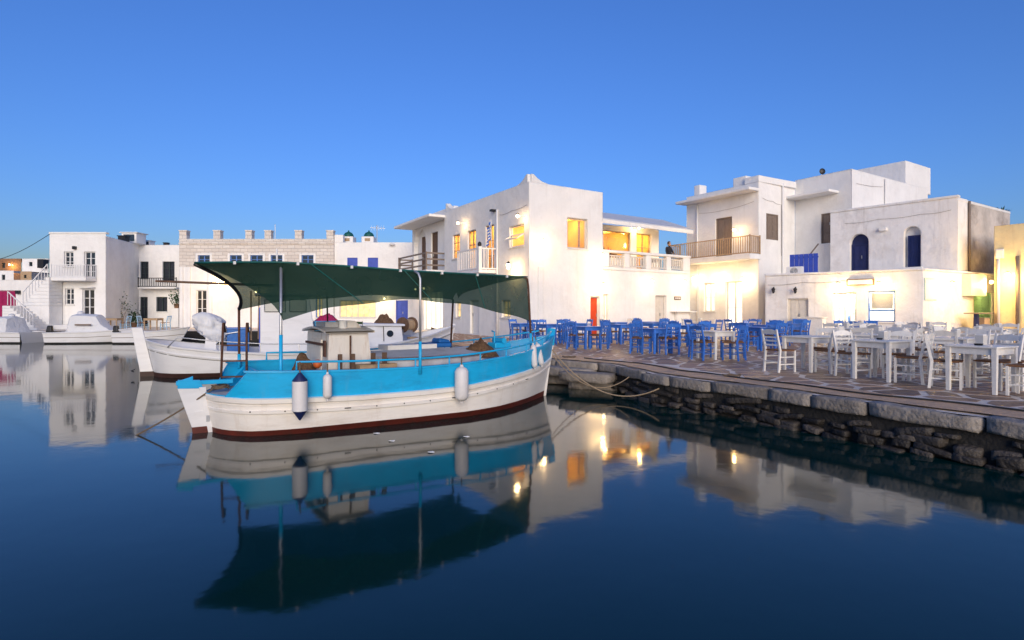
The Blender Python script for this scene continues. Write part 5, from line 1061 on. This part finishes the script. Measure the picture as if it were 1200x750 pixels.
mb = MB(); mb.hexa([(-.2,-.1,-.3),(.14,-.1,-.3),(.14,.1,-.3),(-.2,.1,-.3),(-.15,-.09,.3),(.1,-.09,.3),(.1,.09,.3),(-.15,.09,.3)]); mb.build('bracket', M['hullwhite2'], ob); mb = MB(); mb.tube([(.1,-.1,.0),(.34,-.12,.3),(.7,-.12,.36)], .02, 6); mb.build('steering_arm', M['metal'], ob)
cr = thing('blue_crate', 'bright blue plastic crate beside the wheelhouse of the white boat', 'crate', tb(2.2,-.25,.62), rzB); mb = MB(); mb.b(-.3,.3,-.2,.2,0,.72); mb.build('body', M['sky_tarp'], cr, bevel=.02); mb = MB(); mb.b(-.33,.33,-.23,.23,.72,.77); mb.build('rim', M['winblue'], cr)
cr = thing('blue_tub', 'light blue covered tub with folded pink cloth forward of the wheelhouse', 'tub', tb(4.75,-.15,.52), rzB); mb = MB(); mb.hexa([(-.35,-.4,0),(.35,-.4,0),(.35,.4,0),(-.35,.4,0),(-.38,-.43,1.05),(.38,-.43,1.05),(.38,.43,1.05),(-.38,.43,1.05)]); mb.build('body', M['cyan'], cr, bevel=.03)
net_pile(MBm, (4.75,-.15,1.57), .36, .38, .2, 'pink patterned cloth bundle heaped on the blue tub', 'pinkcloth', 8, 'cloth', 'cloth_bundle')
bo = thing('buoy', 'dark blue teardrop buoy hanging over the white boat side', 'buoy', tb(5.7,-1.35,.62), 0); mb = MB(); mb.lathe((0,0,0), [(.02,-.02),(.12,.03),(.17,.12),(.14,.24),(.04,.36),(.03,.42)], 14); mb.build('body', M['sky_tarp'], bo, smooth=True); mb = MB(); mb.tube([(0,0,.4),(0,.02,.95)], .01, 5); mb.build('cord', M['cable'], bo)
for i, (x, y, l) in enumerate(((7.45,.1,'brown wooden winch drum on the white boat foredeck'),)):
    e = thing('net_winch', l, 'winch', tb(x,y,1.15), rzB+.6); mb = MB(); mb.tube([(-.2,0,.25),(.2,0,.25)], .2, 14); mb.build('drum', M['tanwood'], e, smooth=40); mb = MB(); mb.tube([(-.26,0,.25),(-.2,0,.25)], .27, 14); mb.tube([(.2,0,.25),(.26,0,.25)], .27, 14); mb.build('flange', M['wood'], e); mb = MB(); mb.b(-.28,.28,-.08,.08,-.1,.1); mb.build('stand', M['metal'], e)
net_pile(MBm, (6.7,.25,1.44), .35, .3, .3, 'tangled brown net on the white boat cabin roof', seed=9); coil(MBm, (7.6,-.1,.92), .2, 'pale rope coil by the white boat stem', 'paleline')
mb = MB(); mb.hexa([(0,0,0),(.5,0,0),(.5,.05,0),(0,.05,0),(.05,0,.62),(.42,0,.5),(.42,.05,.5),(.05,.05,.62)]); o = mb.build('rusty_plate', M['rust'], bevel=.02); o.location = (-3.3,22.9,Q); o.rotation_euler = (0,0,-.4); tag(o, 'rusty brown steel plate propped on the quay by the white stem', 'plate')

# ---- three small motorboats at the far quay
def motorboat(loc, rz, L, beam, hood, label, outb='black', name='motorboat'):
    b = thing(name, label, 'boat', (loc[0],loc[1],0), rz, 'small white motorboats at the far quay'); k = beam/2
    h = Hull(L, [(0,k*.86),(.3,k*.92),(.6,k*.85),(.8,k*.55),(.93,k*.2),(1,.02)], [(0,k*.95),(.3,k),(.6,k*.98),(.8,k*.75),(.93,k*.38),(1,.04)], [(0,.62),(.5,.66),(.8,.78),(1,.92)], .05, .55)
    mb = MB(); h.skin(mb, lambda t: -.25, lambda t: .08, m=1, n=24); mb.build('bottom_paint', M['cable'], b, smooth=True); mb = MB(); h.skin(mb, lambda t: .08, h.zt, m=4, n=24); mb.add([h.pt(0,-.2,-1),h.pt(0,-.2,1),h.pt(0,h.zt(0),1),h.pt(0,h.zt(0),-1)], [(0,1,2,3)]); mb.build('hull', M['hullwhite2'], b, smooth=40)
    mb = MB(); h.strake(mb, lambda t: h.zt(t)-.02, .05, .07, 24); mb.build('gunwale', M['hullwhite2'], b, smooth=40); mb = MB(); h.strake(mb, lambda t: h.zt(t)*.55, .012, .03, 24); mb.build('stripe', M['greywood'], b); mb = MB(); h.deck(mb, lambda t: h.zt(t)-(.12 if hood else .22), 20, t1=.97); mb.build('deck', M['hullwhite2'], b)
    if hood:
        x0, x1, zt = hood; mb = MB(); w0, w1 = k*.86, k*.6; xa = x0+(x1-x0)*.62
        rows = []
        for x, hz, wy in ((x0,.02,.84),(x0+.12,zt*.93,.66),(x0+.35,zt,.62),(xa,zt*.94,.56),(xa+.25,zt*.5,.6),(x1,.05,.42)):
            rows.append([(x,-k*wy*1.12,.55),(x+.02,-k*wy*1.02,.55+hz*.55),(x+.03,-k*wy*.88,.55+hz*.93),(x+.03,-k*wy*.4,.55+hz*1.02),(x+.03,0,.55+hz*1.04),(x+.03,k*wy*.4,.55+hz*1.02),(x+.03,k*wy*.88,.55+hz*.93),(x+.02,k*wy*1.02,.55+hz*.55),(x,k*wy*1.12,.55)])
        mb.grid(rows); cv = mb.build('cabin_cover', M['tarp'], b, smooth=28)
        mb = MB(); mb.lathe((x0+.45,0,.55+zt*1.0), [(.16,0),(.17,.1),(.1,.16),(.02,.18)], 10); mb.build('cover_vent', M['tarp'], cv, smooth=40)
        mb = MB(); mb.b(x0+.5,xa-.1,-k*.78,-k*.74,.55+zt*.42,.55+zt*.5); mb.build('cover_strap', M['greywood'], cv)
    if outb:
        ot = MB(); ot.hexa([(-.32,-.13,.62),(.0,-.13,.62),(.0,.13,.62),(-.32,.13,.62),(-.26,-.1,1.0),(-.04,-.1,1.0),(-.04,.1,1.0),(-.26,.1,1.0)]); om = ot.build('outboard', M[outb], b, bevel=.05); ot = MB(); ot.b(-.22,-.1,-.05,.05,-.3,.62); ot.b(-.3,.0,-.09,.09,-.02,.02); ot.b(-.06,.06,-.12,.12,.45,.66); ot.build('outboard_leg', M['black'], om)
    return b
motorboat((X(34,32.6),32.9), R(176), 5.2, 1.9, (.9,3.4,.95), 'small white motorboat with a white hood below the magenta door', None)
motorboat((X(62,32.4),32.4), R(8), 4.2, 1.7, (1.0,3.3,1.1), 'small white motorboat with a tall domed white cover and tilted motor', 'black')
motorboat((X(138,32.2),32.3), R(5), 3.3, 1.4, None, 'open white dinghy with a black outboard below the pale blue chairs', 'black', 'dinghy')
# fishing gear on the quay behind the boats
for i, (x, y, l) in enumerate(((400,378,'white crate stacked by the far quay edge near the wheelhouse'),(447,379,'white crate on the quay near the blue double door'),(520,388,'white crate on the quay beside the white stem'))):
    p = gp(x, y+10); e = thing('fish_crate', l, 'crate', p, .3*i, 'white fish crates'); mb = MB(); mb.b(-.35,.35,-.22,.22,0,.3); mb.build('body', M['whitewood'], e, bevel=.02); mb = MB(); mb.b(-.37,.37,-.24,.24,.3,.34); mb.build('rim', M['whitewood'], e)

# ================================================================== tables and chairs
def make_chair(paint, kind):
    e = thing('chair', 'x', 'chair', (0,0,-50)); hw, hd = .205, .19
    for s_ in (-1,1):
        mb = MB(); mb.bar((s_*hw,hd,0),(s_*hw,hd,.455), .036); mb.build('leg', M[paint], e)
        mb = MB(); mb.hexa([(s_*hw-.018,-hd-.06,0),(s_*hw+.018,-hd-.06,0),(s_*hw+.018,-hd-.02,0),(s_*hw-.018,-hd-.02,0),(s_*hw-.019,-hd-.022,.46),(s_*hw+.019,-hd-.022,.46),(s_*hw+.019,-hd+.02,.46),(s_*hw-.019,-hd+.02,.46)]); mb.hexa([(s_*hw-.019,-hd-.022,.46),(s_*hw+.019,-hd-.022,.46),(s_*hw+.019,-hd+.02,.46),(s_*hw-.019,-hd+.02,.46),(s_*hw-.016,-hd-.115,.90),(s_*hw+.016,-hd-.115,.90),(s_*hw+.016,-hd-.085,.905),(s_*hw-.016,-hd-.085,.905)]); mb.build('leg', M[paint], e)
    mb = MB(); mb.b(-hw-.015,hw+.015,-hd-.01,hd+.02,.445,.475); mb.build('seat', M['rush'], e, bevel=.01)
    def yb(z): return -hd-.10*(z-.46)/.44
    mb = MB(); n = 8; top = [(lerp(-hw,hw,i/n), .862+.045*math.sin(math.pi*i/n)**1.0) for i in range(n+1)]
    for i in range(n):
        (x0,z0),(x1,z1) = top[i],top[i+1]; zb_ = .80; mb.hexa([(x0,yb(zb_)-.012,zb_),(x1,yb(zb_)-.012,zb_),(x1,yb(zb_)+.010,zb_),(x0,yb(zb_)+.010,zb_),(x0,yb(z0)-.012,z0),(x1,yb(z1)-.012,z1),(x1,yb(z1)+.010,z1),(x0,yb(z0)+.010,z0)])
    mb.build('top_rail', M[paint], e)
    for z in ((.58,.70) if kind == 'blue' else (.57,.66,.735)):
        mb = MB(); mb.bar((-hw,yb(z),z),(hw,yb(z),z), .016, .032 if kind != 'blue' else .026); mb.build('back_slat', M[paint], e)
    if kind == 'blue':
        for i in range(4): x = -hw*.6+hw*1.2*i/3; mb = MB(); mb.bar((x,yb(.58),.58),(x,yb(.7),.7), .014); mb.build('spindle', M[paint], e)
    for z in (.15,.30):
        for s_ in (-1,1): mb = MB(); mb.bar((s_*hw,hd,z+.02),(s_*hw,-hd-.03,z+.02), .02); mb.build('stretcher', M[paint], e)
        mb = MB(); mb.bar((-hw,hd,z),(hw,hd,z), .02); mb.build('stretcher', M[paint], e)
    mb = MB(); mb.bar((-hw,-hd-.03,.22),(hw,-hd-.03,.22), .02); mb.build('stretcher', M[paint], e)
    return e
def make_table(paint, w=.72, d=.72):
    e = thing('table', 'x', 'table', (0,0,-50))
    mb = MB(); mb.b(-w/2,w/2,-d/2,d/2,.715,.745); mb.build('tabletop', M[paint], e, bevel=.006)
    mb = MB(); i = .05
    for s_ in (-1,1): mb.b(-w/2+i,w/2-i,s_*(d/2-i)-.012,s_*(d/2-i)+.012,.61,.715); mb.b(s_*(w/2-i)-.012,s_*(w/2-i)+.012,-d/2+i,d/2-i,.61,.715)
    mb.build('apron', M[paint], e)
    for sx in (-1,1):
        for sy in (-1,1): x, y = sx*(w/2-.045), sy*(d/2-.045); mb = MB(); mb.hexa([(x-.026,y-.026,0),(x+.026,y-.026,0),(x+.026,y+.026,0),(x-.026,y+.026,0),(x-.034,y-.034,.714),(x+.034,y-.034,.714),(x+.034,y+.034,.714),(x-.034,y+.034,.714)]); mb.build('leg', M[paint], e)
    return e
protos = {}; used = set()
def place(key, maker, loc, rz, label, group):
    if key not in protos: protos[key] = maker()
    if key in used: o = copy_tree(protos[key])
    else: o = protos[key]; used.add(key)
    o.location = loc; o.rotation_euler = (0,0,rz); o['label'] = label; o['group'] = group; return o
qv = Vector((-.51,.86)).normalized(); pv = Vector((.86,.51)).normalized(); ROT = math.atan2(pv.y,pv.x)
ORD = ['first','second','third','fourth','fifth','sixth','seventh','eighth','ninth']
SIDES = {'w':(-pv,'harbour side'),'l':(pv,'house side'),'b':(qv,'boat end'),'c':(-qv,'open end')}
rows_ = {
 'quay-edge row': [(.45,23.35,'blue','blue','lbc'),(1.42,22.1,'blue','blue','wlcb'),(2.55,19.25,'blue','blue','wlbc'),(4.35,17.25,'blue','blue','lbcw'),(5.45,15.25,'white','blue','bclw'),(6.40,12.35,'white','white','cl'),(6.98,10.75,'white','white','lbc'),(7.62,9.25,'white','white','clb')],
 'second row': [(2.6,23.6,'blue','blue','lbw'),(4.15,21.8,'blue','blue','wlbc'),(6.35,20.4,'blue','blue','wlbc'),(8.05,18.5,'blue','blue','wlc'),(8.55,13.35,'white','white','wlbc'),(9.15,11.75,'white','white','wlbc'),(9.8,10.2,'white','white','wb')],
 'third row': [(4.6,25.2,'blue','white','lw'),(5.9,24.0,'blue','blue','wlc'),(7.6,22.6,'blue','blue','wlb'),(9.4,21.0,'blue','blue','lbc'),(10.3,17.6,'white','white','wlc'),(10.5,15.6,'white','white','wlbc'),(11.2,13.7,'white','white','wlbc'),(11.9,12.1,'white','white','wl')],
 'row along the houses': [(6.4,26.3,'blue','blue','wlbc'),(8.4,25.6,'white','white','lwb'),(9.7,24.1,'blue','blue','wlc'),(11.0,22.6,'blue','blue','lwc'),(12.6,20.6,'white','blue','lbw'),(13.6,18.6,'white','white','lwb'),(14.0,16.4,'white','white','wlc'),(14.6,14.6,'white','white','wl')]}
tables = []
for row, L in rows_.items():
    for i, (x, y, tp, cp, sides) in enumerate(L):
        rot = ROT+random.uniform(-.10,.10); rowt = row if row.startswith('row') else 'the '+row
        if row.startswith('row'): rowt = 'the '+row
        place('t'+tp, lambda tp=tp: make_table(tp), (x,y,Q+.017), rot, f'{tp} wooden table, {ORD[i]} from the boat end in {rowt}', f'{tp} cafe tables'); tables.append((x,y,tp,row,i))
        for s_ in sides:
            dv, nm = SIDES[s_]; ds = .47+random.uniform(-.03,.14); sl = Vector((-dv.y,dv.x))*random.uniform(-.07,.07); cx, cy = x+dv.x*ds+sl.x, y+dv.y*ds+sl.y
            place('c'+cp, lambda cp=cp: make_chair(cp, cp), (cx,cy,Q+.017), math.atan2(dv.y,dv.x)+math.pi/2+random.uniform(-.34,.34), f'{cp} rush-seat chair, {nm} of the {ORD[i]} {tp} table, {row}', f'{cp} chairs at the cafe tables')
# loose white chair facing the first white table, and pale blue sets across the water
for i, (x, y, a) in enumerate(((5.72,12.15,-1.25),(8.4,9.5,1.9))): place('cwhite', lambda: make_chair('white','white'), (x,y,Q+.017), a, ('white rush-seat chair standing apart toward the blue tables','white rush-seat chair at the far right of the quay-edge row')[i], 'white chairs at the cafe tables')
for i, x in enumerate((133,180)):
    D = 37; place('ttan', lambda: make_table('tanwood', .9, .7), (X(x,D),D,Q), 0, ('bare wooden table by the flowering wall across the harbour','bare wooden table below the dark window across the harbour')[i], 'wooden tables across the harbour')
    for j, dx in enumerate((-.75,.7)): place('cpale', lambda: make_chair('paleblue','white'), (X(x,D)+dx,D+.1,Q), (-1.57,1.57)[j], ('pale blue chair left','pale blue chair right')[j]+(' of the table by the climbing plant across the harbour',' of the table below the dark window across the harbour')[i], 'pale blue chairs across the harbour')
# table-top things
for i, (x, y, tp, row, k) in enumerate(tables):
    if tp == 'white' and (row != 'quay-edge row' or k >= 6):
        e = thing('napkin_holder', f'white square paper napkin stand on the {ORD[k]} table of the {row}', 'napkin holder', (x+.12,y+.14,Q+.763), .4, 'napkin stands on the white tables'); mb = MB(); mb.hexa([(-.055,-.055,0),(.055,-.055,0),(.055,.055,0),(-.055,.055,0),(-.062,-.062,.15),(.062,-.062,.15),(.062,.062,.15),(-.062,.062,.15)]); mb.build('holder', M['cream'], e); mb = MB(); mb.b(-.05,.05,-.05,.05,.15,.165); mb.build('napkins', M['paper'], e)
for (x, y, l) in ((7.5,9.15,'dark ashtray on the white table farthest from the boat'),(7.05,10.9,'dark ashtray on the white table second from the open end')):
    mb = MB(); mb.lathe((0,0,0), [(.05,0),(.065,.03),(.055,.03),(.045,.012)], 12); o = mb.build('ashtray', M['black'], smooth=40); o.location = (x,y,Q+.763); tag(o, l, 'ashtray')
# blue and white cabinet by the cafe door, tan crate and stand by the alley
p = f11.P(f11.u(953),0,-.6); e = thing('kitchen_cabinet', 'blue fronted white cabinet standing by the cream cafe doors', 'cabinet', p, math.atan2(f11.d.y,f11.d.x)); mb = MB(); mb.b(-.6,.6,-.3,.3,0,.95); mb.build('body', M['white'], e, bevel=.01); mb = MB(); mb.b(-.6,.0,-.33,-.301,.08,.9); mb.build('door', M['blue'], e); mb = MB(); mb.b(-.64,.64,-.34,.33,.951,.99); mb.build('top', M['white'], e); mb = MB(); mb.b(-.1,-.05,-.36,-.331,.5,.62); mb.build('handle', M['metal'], e)
p = g11.P(g11.u(1124),0,-.7); e = thing('menu_stand', 'dark topped stand table with wooden box under the wall cabinet', 'stand', p, .5); mb = MB(); mb.b(-.6,.6,-.3,.3,1.14,1.19); mb.build('top', M['greywood'], e); mb = MB(); mb.b(-.28,-.14,-.07,.07,0,1.14); mb.build('post', M['inkblue'], e); mb = MB(); mb.b(.0,.5,-.2,.2,.0,.98); mb.build('box', M['tanwood'], e, bevel=.01)
# things lying on the quay by the bow
for i, (x, y) in enumerate(((667,419),(858,441))):
    p = gp(x,y,Q+.02); mb = MB(); mb.tube([p+Vector((.16*math.cos(a)*(1+.2*math.sin(3*a)),.1*math.sin(a),.02+.01*math.sin(5*a))) for a in [i_*.4 for i_ in range(40)]], .018, 6); tag(mb.build('rope_coil', M['rope'], smooth=True), ('small brown rope heap on the quay by the blue stem','dark rope heap on the concrete strip of the quay')[i], 'rope')
# climbing plant and pot by the far house
p = Vector((X(145,40.5),40.2,Q)); e = thing('climbing_plant', 'bare climbing plant against the stair house side wall', 'plant', p)
mb = MB(); 
for k in range(7): mb.tube([(0,0,0),(random.uniform(-.2,.2),0,.7),(random.uniform(-.6,.6),-.05,1.5+random.random()*.5)], [.03,.02,.008], 5)
mb.build('stem', M['greywood'], e); mb = MB()
for k in range(160):
    c = Vector((random.gauss(0,.4),random.gauss(0,.15),1.5+random.gauss(0,.35))); a = Vector((random.uniform(-1,1),random.uniform(-1,1),random.uniform(-1,1))).normalized()*.06; b_ = a.orthogonal().normalized()*.04; mb.add([c-a,c+b_,c+a,c-b_], [(0,1,2,3)])
tag(mb.build('foliage', M['leaf'], e), kind='stuff')
for (x, D, l) in ((157,41.5,'leafy green plant by the dark green door'),(207,42.2,'dark leafy plant hanging on the house corner by the stone hall')):
    p = Vector((X(x,D),D,Q+(1.4 if x > 200 else 0))); e = thing('potted_plant', l, 'plant', p); mb = MB(); mb.lathe((0,0,0), [(.14,0),(.2,.35),(.18,.35)], 10); mb.build('pot', M['terracotta'], e); mb = MB()
    for k in range(140):
        c = Vector((random.gauss(0,.25),random.gauss(0,.2),.75+random.gauss(0,.25))); a = Vector((random.uniform(-1,1),random.uniform(-1,1),random.uniform(-1,1))).normalized()*.09; b_ = a.orthogonal().normalized()*.05; mb.add([c-a,c+b_,c+a,c-b_], [(0,1,2,3)])
    tag(mb.build('foliage', M['leaf'], e), kind='stuff')
    if x > 200: mb = MB(); mb.b(-.25,.25,-.2,.25,-1.4,0); mb.build('plinth', M['plaster'], e)

# ================================================================== the person on the terrace
def person(loc, rz, label):
    e = thing('person', label, 'person', loc, rz)
    J = {'pel':(0,0,.93,.135),'wai':(0,.01,1.08,.125),'che':(0,.02,1.28,.145),'nck':(0,.01,1.46,.06),'hed':(0,.03,1.55,.07),
         'shl':(-.17,.0,1.40,.065),'ell':(-.26,.08,1.15,.048),'wrl':(-.12,.27,1.06,.033),'hal':(-.06,.32,1.06,.035),'shr':(.17,.0,1.40,.065),'elr':(.27,.06,1.15,.048),'wrr':(.14,.26,1.05,.033),'har':(.08,.31,1.05,.035),
         'hil':(-.09,0,.86,.095),'knl':(-.10,.02,.48,.06),'anl':(-.10,-.02,.08,.042),'tol':(-.11,.14,.04,.04),'hir':(.09,0,.86,.095),'knr':(.10,.03,.48,.06),'anr':(.11,.0,.08,.042),'tor':(.12,.16,.04,.04)}
    E_ = [('pel','wai'),('wai','che'),('che','nck'),('nck','hed'),('che','shl'),('shl','ell'),('ell','wrl'),('wrl','hal'),('che','shr'),('shr','elr'),('elr','wrr'),('wrr','har'),('pel','hil'),('hil','knl'),('knl','anl'),('anl','tol'),('pel','hir'),('hir','knr'),('knr','anr'),('anr','tor')]
    ks = list(J); me = bpy.data.meshes.new('body'); me.from_pydata([J[k][:3] for k in ks], [(ks.index(a),ks.index(b)) for a, b in E_], []); o = bpy.data.objects.new('body', me); C.objects.link(o); o.parent = e; me.materials.append(M['cloth'])
    o.modifiers.new('skin','SKIN'); sv = me.skin_vertices[0].data
    for i, k in enumerate(ks): sv[i].radius = (J[k][3],)*2
    sv[0].use_root = True; o.modifiers.new('sub','SUBSURF').render_levels = 2
    mb = MB(); prof = [(.03,-.125),(.06,-.10),(.078,-.03),(.083,.03),(.075,.08),(.045,.115),(.01,.125)]; mb.lathe((0,.03,1.61), prof, 14); hd = mb.build('head', M['skin'], e, smooth=True)
    mb = MB(); mb.lathe((0,.02,1.62), [(.086,-.04),(.09,.03),(.082,.085),(.05,.122),(.01,.134)], 14); mb.build('hair', M['hair'], hd, smooth=True)
    mb = MB(); mb.hexa([(-.012,.10,1.58),(.012,.10,1.58),(.008,.135,1.585),(-.008,.135,1.585),(-.008,.105,1.62),(.008,.105,1.62),(.004,.112,1.625),(-.004,.112,1.625)]); mb.build('nose', M['skin'], hd)
    for s_ in (-1,1): mb = MB(); mb.lathe((s_*.083,.03,1.60), [(.006,-.03),(.014,0),(.006,.03)], 6); mb.build('ear', M['skin'], hd)
    for s_ in (-1,1):
        for k in range(4): mb = MB(); x = s_*.07+(k-1.5)*.017; mb.tube([(x,.31,1.06),(x,.35,1.055),(x,.375,1.03)], .008, 5); mb.build('finger', M['skin'], e, smooth=True)
        mb = MB(); mb.tube([(s_*.07-s_*.035,.30,1.065),(s_*.07-s_*.05,.335,1.06)], .009, 5); mb.build('thumb', M['skin'], e)
    return e
p = ft.P(ft.u(793), TZ, .55); person((p.x,p.y,Q+TZ), R(35)+math.pi, 'person in black clothes standing at the end of the terrace parapet')
p = ft.P(ft.u(778), TZ, .9); wt = place('twhite', lambda: make_table('white'), (p.x,p.y,Q+TZ), .55, 'white table on the roof terrace behind the parapet', 'white cafe tables')

# scraps floating by the hull
for i, (x, y, l) in enumerate(((459,517,'white scrap floating by the middle of the blue boat'),(546,512,'white scrap floating below the plump fender'),(441,508,'tiny pale scrap floating close to the blue boat hull'),(505,530,'pale scrap floating off the blue boat, away from the hull'))):
    p = gp(x, y, .004); mb = MB(); pts_ = [(.05*(1+.3*math.sin(3*a+i))*math.cos(a), .03*(1+.3*math.cos(2*a+i))*math.sin(a), .004+.004*math.sin(2*a)) for a in [k*math.pi/4 for k in range(8)]]
    mb.add(pts_+[(p_[0]*.8,p_[1]*.8,p_[2]+.006) for p_ in pts_], [tuple(range(8,16))]+[(k,(k+1)%8,8+(k+1)%8,8+k) for k in range(8)]); o = mb.build('floating_scrap', M['paper']); o.location = p; tag(o, l, 'scrap')
